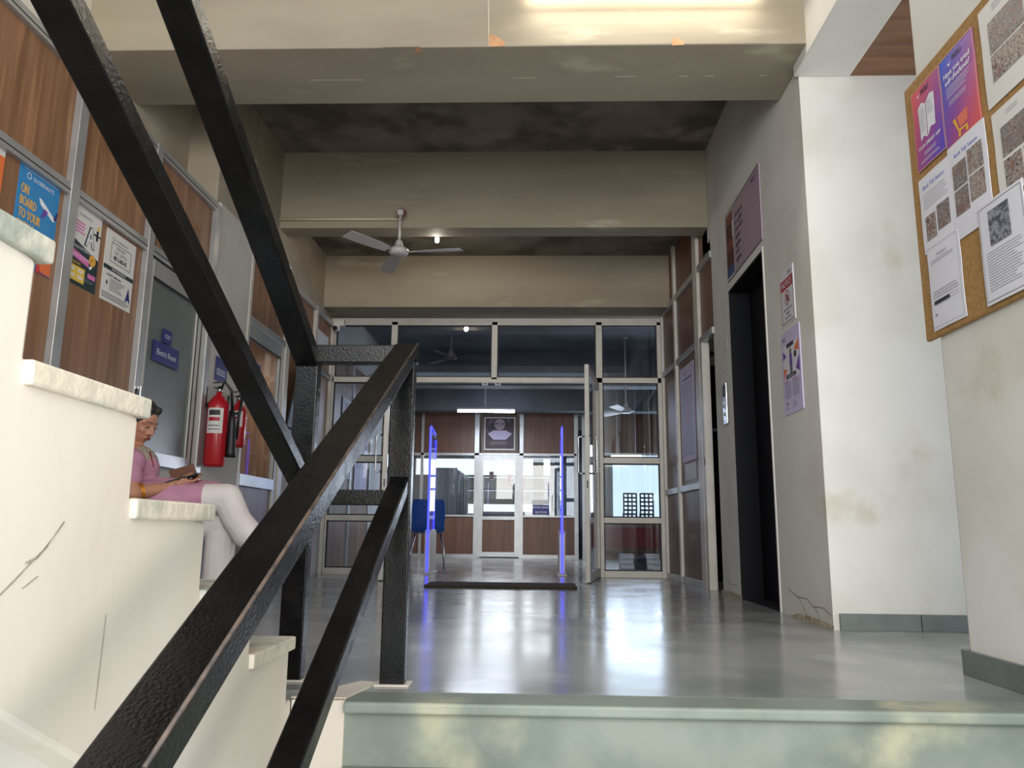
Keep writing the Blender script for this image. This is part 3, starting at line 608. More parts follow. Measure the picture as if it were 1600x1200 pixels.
sign('number_sign', (400, 568), 'x', XL+.012, LW, .1, .085, ['G202'], 'small purple number sign on the glazed door', sz=.4)
sign('room_sign', (398, 598), 'x', XL+.012, LW, .32, .12, ['Office'], 'larger purple sign under the small one on the glazed door', sz=.5)
# right wall posters
s = Sheet((XWALL, 5.905, 2.955), *RW, .93, .55, 'mauve', .008)
s.rect(.0, .02, .24, .985, 'paperw'); s.rect(.01, .04, .23, .20, 'bookorange', 1); s.rect(.01, .20, .20, .44, 'bookred', 1); s.rect(.01, .44, .22, .60, 'bookorange', 1); s.rect(.01, .60, .23, .82, 'bookred', 1); s.rect(.01, .82, .23, .96, 'bookblue', 1)
s.frame(.0, .0, 1, 1, .006, 'ink', 1); s.text('PESU', .80, .13, .085, 'ink', bold=.001)
for i, ln in enumerate(('A book', 'is a gift', 'you can', 'open', 'again', 'and', 'again.')): s.text(ln, .30, .235+i*.105, .10, 'ink', k=2, sx=1.25, bold=.0008)
s.done('library_poster', 'large mauve poster with a stack of books above the lift', 'poster')
s = Sheet((XWALL, 4.655, 2.045), *RW, .235, .335, 'paper', .006)
s.text('PESU', .6, .12, .10, 'ink'); s.rect(.03, .17, .97, .36, 'noticered'); s.text('NOTICE', .5, .32, .16, 'white_ink', 'c', k=2, sx=.9, bold=.001); s.frame(.03, .17, .97, .97, .005, 'noticered', 1)
s.disc(.5, .53, .045, 'noticered', 1, ring=.007); s.rect(.43, .47, .50, .60, 'ink', 1); s.rect(.53, .47, .58, .60, 'ink', 1); s.poly([(.36, .46), (.40, .44), (.66, .60), (.62, .62)], 'noticered', 2)
s.text('NO FOOD OR', .5, .76, .075, 'ink', 'c', sx=.9); s.text('DRINK', .5, .83, .065, 'ink', 'c'); s.text('ALLOWED', .5, .905, .065, 'ink', 'c'); s.done('notice_sign', 'small red and white notice on the wall right of the lift', 'sign')
s = Sheet((XWALL, 4.70, 1.672), *RW, .33, .50, 'lilac', .006)
s.text('PESU', .08, .11, .06, 'ink'); s.rect(.08, .17, .94, .58, 'paper', 0); s.rect(.30, .16, .68, .21, 'ink', 2); s.poly([(.08, .22), (.26, .30), (.08, .34)], 'purple', 1); s.poly([(.94, .17), (.68, .27), (.94, .31)], 'orange', 1)
s.poly([(.94, .36), (.74, .50), (.94, .56)], 'purple', 1); s.poly([(.08, .44), (.28, .46), (.10, .58)], 'orange', 1); s.disc(.5, .26, .016, 'brownl', 2); s.poly([(.44, .29), (.56, .29), (.58, .42), (.42, .42)], 'purple', 2); s.rect(.44, .42, .49, .54, 'ink', 2); s.rect(.51, .42, .56, .54, 'ink', 2)
s.disc(.74, .33, .022, 'ink', 2); s.rect(.22, .53, .74, .575, 'ink', 3); s.text('ANTI-RAGGING', .48, .568, .034, 'white_ink', 'c', k=4, sx=.9)
for (a, c) in ((.08, .46), (.52, .92)): s.lines(a, c, .62, .82, 12, 'inkg', 0, th=.35); s.rect(a, .60, a+.2, .61, 'noticered')
s.text('PES', .14, .89, .05, 'noticered', bold=.0008); s.lines(.5, .7, .86, .95, 4, 'inkg'); s.lines(.08, .3, .92, .95, 2, 'inkg')
s.done('awareness_poster', 'lilac poster with purple standing figure, under the red notice', 'poster')
s = Sheet((XWALL, 6.22, 2.0), *RW, .18, .25, 'white', .0008); s.frame(0, 0.4, 1, 1, .003, 'inkg'); s.disc(.5, .2, .03, 'inkg', ring=.003); s.rect(.2, .55, .8, .56, 'inkg'); s.rect(.2, .7, .8, .71, 'inkg'); s.done('faded_sticker', 'faded clear sticker above the lift call panel', 'sticker')
e = thing('lift_call_panel', (XWALL, 6.17, 1.33), 'polished steel lift call panel left of the dark lift opening', 'panel')
b = MB(); b.box((XWALL-.018, 6.09, 1.32), (XWALL, 6.20, 1.65), 'chrome'); pl = b.build('plate', e, bevel=.006, seg=3)
b = MB(); b.box((XWALL-.021, 6.105, 1.54), (XWALL-.017, 6.185, 1.63), 'blackp'); b.build('display', pl)
for z in (1.40, 1.46):
    b = MB(); b.lathe((XWALL-.024, 6.145, z), [(.0, 0), (.016, 0), (.016, .008), (0, .008)], 'alu', 16, 'x'); b.build('button', pl)
# poster on the right partition
RWS = (V((SL, -1, 0)), V((-1, -SL, 0)).normalized())
s = Sheet((XR-.002+.75*SL, 7.70, 2.07), *RWS, .53, .93, 'lilac', .004); s.text('PESU', .3, .10, .05, 'ink'); s.rect(.2, .13, .85, .15, 'navy'); s.lines(.08, .94, .18, .95, 30, 'inkg', jag=.15, th=.3); s.frame(0, 0, 1, 1, .008, 'paperw', 1); s.done('rules_poster', 'long lilac sheet of printed rules on the right partition', 'poster')
s = Sheet((XR-.002+.83*SL, 7.62, 1.12), *RWS, .42, .16, 'paper', .003); s.done('blank_notice', 'small white sheet below the printed rules', 'notice')
# ---- notice board
e = thing('notice_board', (XPIL, 2.65, 1.2), 'brown hessian notice board wrapped on the pillar at right', 'notice board')
b = MB(); b.box((XPIL-.02, 1.3, 1.205), (XPIL, 2.955, 2.257), 'cork'); b.build('board', e, bevel=.008, seg=3)
XN = XPIL-.022
PP = photo_mat('crowd_photo', ['7d625a', '8d5a4e', '666a72', '958c88', '5a5556', '846c5c', '9d928c', '5c6a84'], 150)
PP2 = photo_mat('seated_group_photo', ['8a5a4c', '6b727a', '9c8474', 'a39d98', '5c4c48', '7a5c4c'], 170)
PPK = photo_mat('grey_cover_photo', ['5a5c66', '4a4c56', '7a7c86', '8f919a', '4f5159'], 140)
def sheet(px, wd, h, base='paper', t=.002):
    p = at(px[0], px[1], 'x', XN); return Sheet(p, *RW, wd, h, base, t)
def bow(o, amp):
    """paper lifts slightly off the board between its pins"""
    me = o.data
    bm = bmesh.new(); bm.from_mesh(me); bmesh.ops.subdivide_edges(bm, edges=[x for x in bm.edges if x.calc_length() > .12], cuts=5, use_grid_fill=True)
    ys_ = [v.co.y for v in bm.verts]; zs_ = [v.co.z for v in bm.verts]; a, c = min(ys_), max(ys_); f, g = min(zs_), max(zs_)
    for v in bm.verts:
        u = (v.co.y-a)/(c-a); w_ = (v.co.z-f)/(g-f); v.co.x -= amp*(math.sin(u*math.pi)*.5+abs(math.sin(w_*math.pi*1.5))*.5)
    bm.to_mesh(me); bm.free()
M['gradA'] = grad_mat('pink_violet_print', '5848b4', 'd8606a', c_mid='a04c8c')
s = sheet((1425, 151), .212, .33, 'gradA'); s.frame(0, 0, 1, 1, .003, 'blush', 1); s.text('PESU', .36, .12, .085, 'ink', k=2, bold=.001); s.poly([(.2, .09), (.26, .13), (.32, .08), (.26, .10)], 'white_ink', 1)
s.poly([(.2, .25), (.33, .21), (.47, .26), (.47, .68), (.34, .63), (.24, .67)], 'paper', 1); s.poly([(.49, .26), (.64, .2), (.78, .22), (.76, .62), (.6, .6), (.49, .68)], 'paper', 1); s.lines(.24, .44, .28, .6, 10, 'inkg', 2, th=.2); s.lines(.52, .72, .27, .45, 6, 'inkg', 2, th=.2)
s.text('YOUR LIBRARY APP', .5, .77, .062, 'white_ink', 'c', k=2, sx=.92, bold=.0005); s.lines(.3, .75, .83, .88, 2, 'white_ink', 1, th=.25); s.lines(.15, .88, .91, .95, 2, 'white_ink', 1, th=.25)
bow(s.done('app_poster', 'pink and violet poster with a white open book on the notice board', 'poster'), .003)
M['gradB'] = grad_mat('rose_blue_print', 'cf5560', '3d58c8', c_mid='8a4a9c')
s = sheet((1468, 101), .222, .345, 'gradB'); s.frame(0, 0, 1, 1, .003, 'blush', 1); s.text('PESU', .42, .12, .08, 'ink', k=2, bold=.0008); s.poly([(.25, .11), (.31, .15), (.37, .10), (.31, .12)], 'white_ink', 1)
s.text('Have you tried', .5, .245, .088, 'white_ink', 'c', sx=.95, k=2, bold=.001); s.text('self-checkout?', .5, .325, .088, 'white_ink', 'c', sx=.95, k=2, bold=.001); s.lines(.15, .85, .36, .49, 6, 'white_ink', 1, th=.2); s.lines(.2, .8, .52, .58, 3, 'white_ink', 1, th=.2)
s.poly([(.38, .76), (.70, .74), (.66, .88), (.44, .89)], 'peachpink', 1); s.poly([(.26, .76), (.34, .75), (.42, .90), (.66, .91), (.66, .93), (.40, .93)], 'gold_y', 2); s.disc(.42, .955, .009, 'gold_y', 2); s.disc(.63, .955, .009, 'gold_y', 2)
bow(s.done('checkout_poster', 'pink to blue poster asking about self-checkout, with a shopping trolley', 'poster'), .003)
s = sheet((1529, 23), .26, .355, 'paperw'); s.rect(.18, .20, .88, .52, PP, 1); s.rect(.18, .54, .88, .80, PP2, 1); s.lines(.3, .7, .06, .14, 3, 'inkg', th=.2); bow(s.done('photo_sheet', 'white sheet with two stacked photographs, top right of the board', 'notice'), .003)
s = sheet((1550, 182), .26, .30, 'paperw'); s.rect(.16, .22, .92, .56, PP, 1); s.rect(.16, .60, .52, .92, PP2, 1); s.rect(.56, .60, .92, .92, PP, 1); s.lines(.3, .6, .08, .14, 2, 'inkg', th=.2); bow(s.done('photo_sheet', 'white sheet with three photographs at the right edge of the board', 'notice'), .003)
s = sheet((1436, 285), .222, .30, 'paper'); s.text('Book Talk Session', .5, .17, .075, 'lblue', 'c', sx=.95); s.lines(.12, .92, .24, .46, 6, 'inkg', th=.18); s.rect(.14, .54, .48, .86, PP2, 1); s.rect(.53, .50, .92, .82, PP, 1); bow(s.done('session_sheet', 'Book Talk Session sheet with printed lines and two photographs', 'notice'), .003)
s = sheet((1481, 236), .235, .35, 'paper'); s.text('Book Talk Session', .5, .15, .06, 'lblue', 'c', sx=.95)
for (a, c) in ((.10, .22), (.52, .18), (.10, .50), (.52, .46)): s.rect(a, c, a+.38, c+.26, PP if a < .3 else PP2, 1)
bow(s.done('session_sheet', 'Book Talk Session sheet with four photographs in a grid', 'notice'), .003)
s = sheet((1449, 390), .225, .325, 'paper'); s.P.x -= .003; s.frame(.03, .03, .97, .97, .0012, 'inkg', 1); s.text('Feedback', .5, .16, .055, 'inkg', 'c'); s.lines(.12, .85, .19, .24, 2, 'inkg', th=.2); s.lines(.12, .9, .56, .66, 3, 'inkg', th=.2); s.rect(.14, .67, .62, .71, 'ink', 1); s.frame(.62, .67, .88, .71, .001, 'ink', 1); s.rect(.14, .82, .2, .84, 'inkg', 1)
bow(s.done('feedback_sheet', 'white framed sheet at the lower left corner of the board', 'notice'), .003)
s = Sheet(at(1528, 328, 'x', XN-.004), *RW, .245, .34, 'paper', .002); s.frame(.03, .03, .97, .97, .0015, 'ink', 1); s.rect(.24, .10, .70, .45, PPK, 1); s.lines(.12, .9, .50, .90, 15, 'inkg', th=.22)
bow(s.done('letter_sheet', 'white letter with a grey printed cover, lower right of the board', 'notice'), .003)
# ================================================================== THINGS ON THE LANDING
# lamps
e = thing('tube_light', (.58, 3.87, 3.40), 'lit tube light fixed to the nearest beam at the top edge', 'lamp')
b = MB(); b.box((-.10, 3.875, 3.435), (1.25, 3.91, 3.475), 'paper'); b.build('batten', e, bevel=.003)
b = MB(); b.tube([(-.07, 3.86, 3.42), (1.22, 3.86, 3.42)], .014, 'tube', 12); b.build('tube', e)
e = thing('light_bulb', tuple(at(683, 366, 'y', 6.95)), 'small glowing bulb behind the fan under the beam', 'lamp')
p = at(683, 374, 'y', 6.95); b = MB(); b.lathe(p+V((0, 0, -.035)), [(0, 0), (.012, .004), (.02, .02), (.02, .04), (.012, .06)], 'bulb', 16); b.build('bulb', e)
b = MB(); b.lathe(p+V((0, 0, .025)), [(.014, 0), (.018, .01), (.018, .05), (.006, .055), (.006, 3.42-p.z-.025)], 'paper', 14); b.build('holder', e)
# fan
def make_fan(loc, rod, name, label, ang, blade=.56, hub=.075):
    e = thing(name, loc, label, 'fan', 'ceiling fans'); c = V(loc)
    b = MB(); b.tube([c+V((0, 0, .07)), c+V((0, 0, rod))], .011, 'fanw', 12); b.build('rod', e)
    b = MB(); b.lathe(c, [(0, -.03), (hub*.8, -.03), (hub, -.02), (hub+.012, 0), (hub+.008, .022), (hub*.75, .04), (hub*.5, .055), (.035, .065), (.028, .10), (.014, .115)], 'fanw', 32); b.build('motor', e)
    b = MB(); b.lathe(c+V((0, 0, rod-.02)), [(.012, 0), (.03, .01), (.035, .04), (.03, .055)], 'fanw', 16); b.build('hook', e)
    for k in range(3):
        a = ang+k*2*math.pi/3; d = V((math.cos(a), math.sin(a), 0)); n = V((-math.sin(a), math.cos(a), 0)); b = MB()
        q = c+V((0, 0, -.005)); vs = []
        for r, wd in ((hub+.05, .035), (.25, .055), (.45, .062), (blade, .06)):
            for sg in (-1, 1):
                for zz in (-.002, .002): vs.append(q+d*r+n*wd*sg+V((0, 0, zz+sg*.012)))
        fs = []
        for i in range(3):
            o = i*4; fs += [(o, o+4, o+6, o+2), (o+1, o+3, o+7, o+5), (o, o+1, o+5, o+4), (o+2, o+6, o+7, o+3)]
        fs += [(0, 2, 3, 1), (12, 13, 15, 14)]
        b.add(vs, fs, 'fanw'); b.obox(q+d*(hub-.01)-n*.012, d*.1, n*.024, V((0, 0, .004)), 'fanw'); o = b.build('blade', e); recalc(o)
    return e
p = at(623, 394, 'y', 6.40); make_fan(tuple(p), 3.20-p.z, 'ceiling_fan', 'cream ceiling fan on a short rod before the second beam', math.radians(-8))
b = MB(); b.tube([(-2.325, 6.53, 3.205), (p.x-.02, 6.53, 3.205)], .013, 'pipe', 10); b.tube([(p.x, 6.53, 3.205), (p.x, 6.40, 3.205)], .012, 'pipe', 8)
tag(b.build('conduit_pipe'), 'ivory conduit pipe running along the beam to the fan', 'pipe')
p0 = V((p.x, 6.46, 3.22)); b = MB()
for k in range(9):
    a = random.random()*6.28; b.tube([p0+V((0, .05, -.02)), p0+V((math.cos(a)*.03, 0, .02+.04*math.sin(a))), p0+V((math.cos(a)*.05, -.02, .03*math.sin(a*2)))], .004, 'redp' if k % 2 else 'blackp', 6)
tag(b.build('wire_bundle'), 'loose red and black wires knotted above the fan rod', 'wires')
# security camera
p = at(527, 508, 'y', 8.36)
e = thing('security_camera', (p.x, 8.45, p.z), 'white security camera at the top left corner of the screen', 'camera')
b = MB(); b.box((p.x-.07, 8.38, p.z+.0), (p.x+.07, 8.45, p.z+.075), 'paperw'); b.build('mount', e, bevel=.006)
b = MB(); b.tube([(p.x-.01, 8.41, p.z+.0), (p.x-.005, 8.40, p.z-.03), (p.x, 8.28, p.z-.055)], .032, 'paperw', 16); b.build('body', e)
b = MB(); b.tube([(p.x, 8.285, p.z-.054), (p.x, 8.268, p.z-.058)], .026, 'gasket', 16); b.build('lens', e)
# fire extinguishers
def extinguisher(y, z0, r, h, label, horn):
    xc = -2.295+r+.008; e = thing('fire_extinguisher', (xc, y, z0), label, 'fire extinguisher', 'fire extinguishers on the column'); c = V((xc, y, z0))
    b = MB(); b.lathe(c, [(0, 0), (r*.85, .0), (r, .02), (r, h-.09), (r*.92, h-.055), (r*.6, h-.02), (r*.3, h), (r*.28, h+.02)], 'red', 32); cy = b.build('cylinder', e)
    b = MB(); a0 = -2.2
    vs = []; 
    for i in range(13):
        a = a0+i*.13; 
        for zz in (h*.45, h*.80): vs.append(c+V((math.cos(a)*(r+.001), math.sin(a)*(r+.001), zz)))
    b.add(vs, [(2*i, 2*i+2, 2*i+3, 2*i+1) for i in range(12)], 'paperw', True)
    for j, (za, zb, m) in enumerate(((.70, .77, 'ink'), (.62, .67, 'noticered'), (.55, .56, 'ink'), (.50, .51, 'ink'))):
        vs = []
        for i in range(9):
            a = a0+.2+i*.13
            for zz in (h*za, h*zb): vs.append(c+V((math.cos(a)*(r+.002), math.sin(a)*(r+.002), zz)))
        b.add(vs, [(2*i, 2*i+2, 2*i+3, 2*i+1) for i in range(8)], m, True)
    b.build('label', cy)
    b = MB(); b.tube([c+V((0, 0, h+.01)), c+V((0, 0, h+.06))], .018, 'chrome', 12); b.obox(c+V((-.012, -.09, h+.065)), V((.024, 0, 0)), V((0, .13, .03)), V((0, 0, .008)), 'blackp'); b.obox(c+V((-.012, -.07, h+.035)), V((.024, 0, 0)), V((0, .09, .01)), V((0, 0, .008)), 'blackp'); b.build('valve', e)
    b = MB(); b.box((-2.296, y-.02, z0+h-.08), (xc-r*.2, y+.02, z0+h-.06), 'blackp'); b.box((-2.297, y-.05, z0+h-.1), (-2.285, y-.03, z0+h+.05), 'gasket'); b.build('bracket', e)
    if horn:
        b = MB(); q = c+V((.05, .02, 0))
        b.tube([c+V((.01, 0, h+.04)), c+V((.04, -.02, h+.09)), c+V((.085, .0, h+.03)), c+V((.09, .03, h-.10))], .010, 'blackp', 10)
        b.tube([c+V((.09, .03, h-.10)), c+V((.092, .035, h-.18)), c+V((.095, .04, h-.40)), c+V((.095, .04, h-.43))], [.012, .024, .033, .036], 'blackp', 18); b.build('horn', e)
    else:
        b = MB(); b.tube([c+V((.01, 0, h+.04)), c+V((.05, -.07, h+.02)), c+V((.04, -.085, h-.1)), c+V((.03, -.075, h-.28))], .010, 'blackp', 10); b.build('hose', e)
extinguisher(5.27, .885, .072, .50, 'large red extinguisher with a black horn on the column', True)
extinguisher(5.66, 1.06, .062, .33, 'smaller red extinguisher partly behind the lower handrail', False)
# framed picture on left wall beyond door_3
e = thing('framed_board', (XL, 7.45, 1.40), 'black framed board leaning off the left partition beyond the glazed door', 'frame')
b = MB(); b.obox((XL+.004, 7.02, 1.40), (0, .68, 0), (.10, 0, .62), (.02, 0, -.003), 'blackp'); b.build('frame', e, bevel=.003)
b = MB(); b.obox((XL+.026, 7.06, 1.437), (0, .60, 0), (.088, 0, .545), (.002, 0, 0), 'paperw'); b.build('sheet', e)
b = MB(); b.box((XL-.0, 7.85, 2.25), (XL+.006, 8.3, 2.55), 'paper'); tag(b.build('pale_notice'), 'pale sheet high on the left partition near the security camera', 'notice')
# door mat
b = MB(); b.box((-.95, 6.71, 0), (.34, 7.17, .022), 'coir'); tag(b.build('door_mat', bevel=.008), 'brown coir door mat before the glass entrance', 'mat')
# security gates
def gate(x, label):
    e = thing('security_gate', (x, 8.95, 0), label, 'security gate', 'blue-lit security gates behind the entrance')
    b = MB(); b.box((x-.05, 8.62, 0), (x+.05, 9.22, .02), 'alu_w'); b.build('foot', e, bevel=.004)
    b = MB(); n = 12; P = [(8.68, .02), (9.16, .02), (9.16, .42)]+[(9.06+.10*math.cos(a*math.pi/2/5), .42+.06*math.sin(a*math.pi/2/5)) for a in range(1, 6)]+[(8.72, .48), (8.68, .44)]
    b.prism([(x-.035, y, z) for y, z in P], (.07, 0, 0), 'alu_w'); o = b.build('housing', e, bevel=.006); recalc(o)
    Q = [(8.69, .40), (9.15, .40), (9.15, 1.52), (9.10, 1.58), (8.75, 1.63), (8.69, 1.60)]
    b = MB(); b.prism([(x-.007, y, z) for y, z in Q], (.014, 0, 0), 'acryl'); pn = b.build('panel', e); recalc(pn)
    b = MB(); b.box((x-.011, 8.665, .02), (x+.011, 8.69, 1.61), 'blueglow'); b.box((x-.008, 9.15, .48), (x+.008, 9.158, 1.52), 'blueglow')
    b.obox((x-.008, 8.69, 1.625), (.016, 0, 0), (0, .44, -.05), (0, 0, .008), 'blueglow'); b.build('edge_light', pn)
    b = MB(); b.tube([(x, 8.80, 1.05), (x, 8.92, 1.18), (x, 9.05, 1.05), (x, 8.92, .92)], .006, 'blueglow', 8, closed=True); b.build('antenna', pn)
gate(-1.20, 'blue-lit clear gate panel left of the doorway, beside the blue chair'); gate(.275, 'blue-lit gate panel on the right side of the doorway')
# chairs
def chair(loc, rot, name, label, shell, holes=False, group=None):
    e = thing(name, (0, 0, 0), label, 'chair', group)
    b = MB(); vs = []; prof = [(.22, .42), (.20, .445), (.10, .44), (-.12, .43), (-.20, .45), (-.23, .52), (-.25, .66), (-.275, .82), (-.28, .84)]
    W = [.20, .215, .22, .215, .205, .205, .215, .205, .18]
    for (yy, zz), wd in zip(prof, W):
        for u in (-1, -.5, 0, .5, 1): vs.append((u*wd, yy+.03*(abs(u)**2)*(1 if zz > .46 else 0), zz+.012*abs(u)**2))
    fs = [(i*5+j, i*5+j+1, i*5+j+6, i*5+j+5) for i in range(len(prof)-1) for j in range(4) if not (holes and i in (5, 6) and j in (1, 2))]
    b.add(vs, fs, shell, True); o = b.build('seat_shell', e); sm = o.modifiers.new('t', 'SOLIDIFY'); sm.thickness = .012; sb = o.modifiers.new('s', 'SUBSURF'); sb.levels = sb.render_levels = 2
    for (sx, sy) in ((-1, -1), (1, -1), (-1, 1), (1, 1)):
        b = MB(); b.tube([(sx*.16, sy*.15, .425), (sx*.20, sy*.20, .21), (sx*.215, sy*.23, .0)], .011, 'chrome', 10); b.build('leg', e)
    e.location = loc; e.rotation_euler = (0, 0, rot); return e
p = at(668, 850, 'y', 9.9); chair((p.x, 9.9, 0), math.radians(8), 'plastic_chair', 'blue moulded chair behind the left security gate', 'chairblue')
e = thing('side_table', (1.6, 13.7, 0), 'plain table against the bright right window inside the library', 'table')
b = MB(); b.box((.95, 13.5, .66), (2.25, 13.93, .69), 'steelgrey'); b.build('table_top', e)
for (x, y) in ((.98, 13.53), (2.22, 13.53), (.98, 13.9), (2.22, 13.9)):
    b = MB(); b.box((x-.02, y-.02, 0), (x+.02, y+.02, .66), 'steelgrey'); b.build('leg', e)
for px, nm in ((984, 'left'), (1010, 'right')):
    c = at(px, 785, 'y', 13.7); wd = .11; e = thing('letter_rack', (c.x, 13.7, .69), 'black slotted rack against the bright right window, %s one' % nm, 'rack', 'black racks at the window')
    for x in (c.x-wd, c.x-.035, c.x+.035, c.x+wd):
        b = MB(); b.obox((x-.012, 13.66, .69), (.024, 0, 0), (0, .1, 0), (.0, 0, .44), 'blackp'); b.build('upright', e)
    for k in range(7):
        b = MB(); z = .69+k*.07; b.box((c.x-wd, 13.66, z), (c.x+wd, 13.76, z+.028), 'blackp'); b.build('shelf', e)
# desk with maroon front
p = at(925, 815, 'y', 10.3); q = at(1032, 845, 'y', 10.3)
e = thing('reception_desk', (1.35, 10.4, 0), 'desk with maroon front seen low through the right pane', 'desk')
b = MB(); b.box((p.x, 10.3, .53), (2.5, 10.95, .565), 'wood_d'); b.build('desktop', e)
b = MB(); b.box((p.x, 10.29, .27), (2.5, 10.31, .53), 'redpl'); b.build('modesty_panel', e)
for x in (p.x+.02, 1.7, 2.45):
    b = MB(); b.box((x-.02, 10.32, 0), (x+.02, 10.36, .53), 'alu'); b.build('leg', e); b = MB(); b.box((x-.02, 10.88, 0), (x+.02, 10.92, .53), 'alu'); b.build('leg', e)
# piles of white boxes
for i, px in enumerate((980, 1020)):
    for k in range(4):
        p = at(px, 893, 'y', 9.3); x = p.x+random.uniform(-.008, .008)
        b = MB(); b.box((x-.075, 9.25, k*.057), (x+.075, 9.47, k*.057+.052), 'paperw'); b.box((x-.076, 9.249, k*.057+.035), (x+.076, 9.471, k*.057+.039), 'inkg')
        tag(b.build('paper_box', bevel=.003), '%s white box, in the %s pile behind the lowest right pane' % (('bottom', 'second lowest', 'third lowest', 'top')[k], ('left', 'right')[i]), 'box', 'white boxes piled on the library floor')
p = at(1000, 880, 'y', 9.3); b = MB(); b.box((p.x-.075, 9.3, 0), (p.x+.085, 9.6, .2), 'blackp'); b.box((p.x-.06, 9.297, .03), (p.x+.07, 9.301, .17), 'gasket'); tag(b.build('black_crate', bevel=.006), 'black crate between the two piles of white boxes', 'crate')
# lamps and fan inside
e = thing('tube_light', (-.95, 12.6, 2.4), 'lit cool tube light hanging inside the library', 'lamp')
p0 = at(715, 642, 'y', 12.4); p1 = at(804, 643, 'y', 12.4)
b = MB(); b.tube([p0, p1], .02, 'tube_c', 12); b.build('tube', e)
b = MB(); b.box((p0.x, 12.38, p0.z+.02), (p1.x, 12.42, p0.z+.05), 'paper'); b.build('batten', e)
b = MB(); xm = at(758, 640, 'y', 12.4).x; b.tube([(xm, 12.4, p0.z+.05), (xm, 12.4, 3.15)], .008, 'paper', 8); b.build('rod', e)
l = bpy.data.lights.new('tube_light_glow', 'AREA'); l.shape = 'RECTANGLE'; l.size = 1.0; l.size_y = .06; l.energy = 26; l.color = (.8, .88, 1)
lo = bpy.data.objects.new('tube_light_glow', l); lo.location = ((p0.x+p1.x)/2, 12.4, p0.z-.03); COL.objects.link(lo)
l = bpy.data.lights.new('tube_light_glow', 'AREA'); l.shape = 'RECTANGLE'; l.size = 1.25; l.size_y = .05; l.energy = 3.5; l.color = (1, .93, .8)
lo = bpy.data.objects.new('tube_light_glow', l); lo.location = (.58, 3.82, 3.38); lo.rotation_euler = (math.radians(-20), 0, 0); COL.objects.link(lo)
e = thing('tube_light', (-3.2, 7.6, 2.3), 'warm tube light in the office behind the glazed door', 'lamp')
b = MB(); b.tube([(-3.6, 7.7, 2.45), (-2.7, 7.7, 2.45)], .014, 'tube', 10); b.build('tube', e); b = MB(); b.box((-3.62, 7.685, 2.465), (-2.68, 7.715, 2.6), 'paper'); b.build('batten', e)
l = bpy.data.lights.new('tube_light_glow', 'AREA'); l.shape = 'RECTANGLE'; l.size = 1.0; l.size_y = .1; l.energy = 9; l.color = (1, .93, .82)
lo = bpy.data.objects.new('tube_light_glow', l); lo.location = (-3.15, 7.6, 2.40); COL.objects.link(lo)
l = bpy.data.lights.new('bulb_glow', 'POINT'); l.energy = 4; l.color = (1, .93, .82); l.shadow_soft_size = .03
pb = at(683, 374, 'y', 6.95); lo = bpy.data.objects.new('bulb_glow', l); lo.location = pb+V((0, -.05, -.06)); COL.objects.link(lo)
p = at(978, 642, 'y', 10.6); make_fan(tuple(p), 3.14-p.z, 'ceiling_fan', 'ceiling fan inside the library behind the right pane', math.radians(5), .52, .07)
p0 = at(955, 713, 'y', 13.0); p1 = at(1003, 713, 'y', 13.0); e = thing('tube_light', tuple(p0), 'yellowish tube light seen through the right pane', 'lamp')
b = MB(); b.tube([p0, p1], .016, 'tube_y', 10); b.build('tube', e); b = MB(); b.box((p0.x, 13.0, p0.z+.014), (p1.x, 13.03, p0.z+.05), 'paper'); b.build('batten', e)
b = MB()
for x in (p0.x+.1, p1.x-.1): b.tube([(x, 13.015, p0.z+.05), (x, 13.015, 3.15)], .004, 'paper', 6)
b.build('rod', e)
# poster and sign on far screen
M['portr'] = mat('dark_plum_print', '3d2533', .5, c2='1d1522', scale=5, c3='8a7a9c', s3=4, lo3=.55, hi3=.75)
p = at(757, 652, 'y', YB-.035); s = Sheet((p.x, YB-.035, p.z), *FW, .56, .60, 'paperw', .006); s.rect(.04, .03, .96, .95, 'portr')
s.poly([(.12, .5), (.3, .4), (.7, .4), (.9, .5), (.7, .68), (.3, .68)], 'lilac', 1); s.disc(.5, .22, .10, 'mauve', 1); s.rect(.34, .18, .46, .21, 'ink', 2); s.rect(.54, .18, .66, .21, 'ink', 2); s.lines(.2, .8, .74, .84, 4, 'mauve', 1, th=.3)
s.done('portrait_poster', 'dark plum poster with a pale band above the far glass door')
sign('section_sign', (832, 789), 'y', YB-.035, FW, .30, .17, ['BOOK BANK', 'SECTION'], 'navy Book Bank Section sign on the far window', sz=.30)
b = MB(); p = at(831, 781, 'y', YB-.03); b.box((p.x, YB-.034, p.z-.085), (p.x+.3, YB-.028, p.z), 'paperw'); tag(b.build('white_card'), 'white card strip above the Book Bank sign', 'card')
# inside left: posters
s = Sheet((-2.30, 9.0, 2.02), *LW, .62, .95, 'paper', .004); s.text('PES', .2, .12, .08, 'inkg'); s.lines(.1, .9, .2, .9, 14, 'inkg', th=.25); s.done('wall_chart', 'white chart inside the library, left behind the screen', 'poster')
s = Sheet((-2.30, 9.75, 1.95), *LW, .7, 1.0, 'lilac', .004); s.rect(.1, .3, .9, .7, 'navy'); s.done('wall_chart', 'lilac and blue chart inside the library beyond the white chart', 'poster')
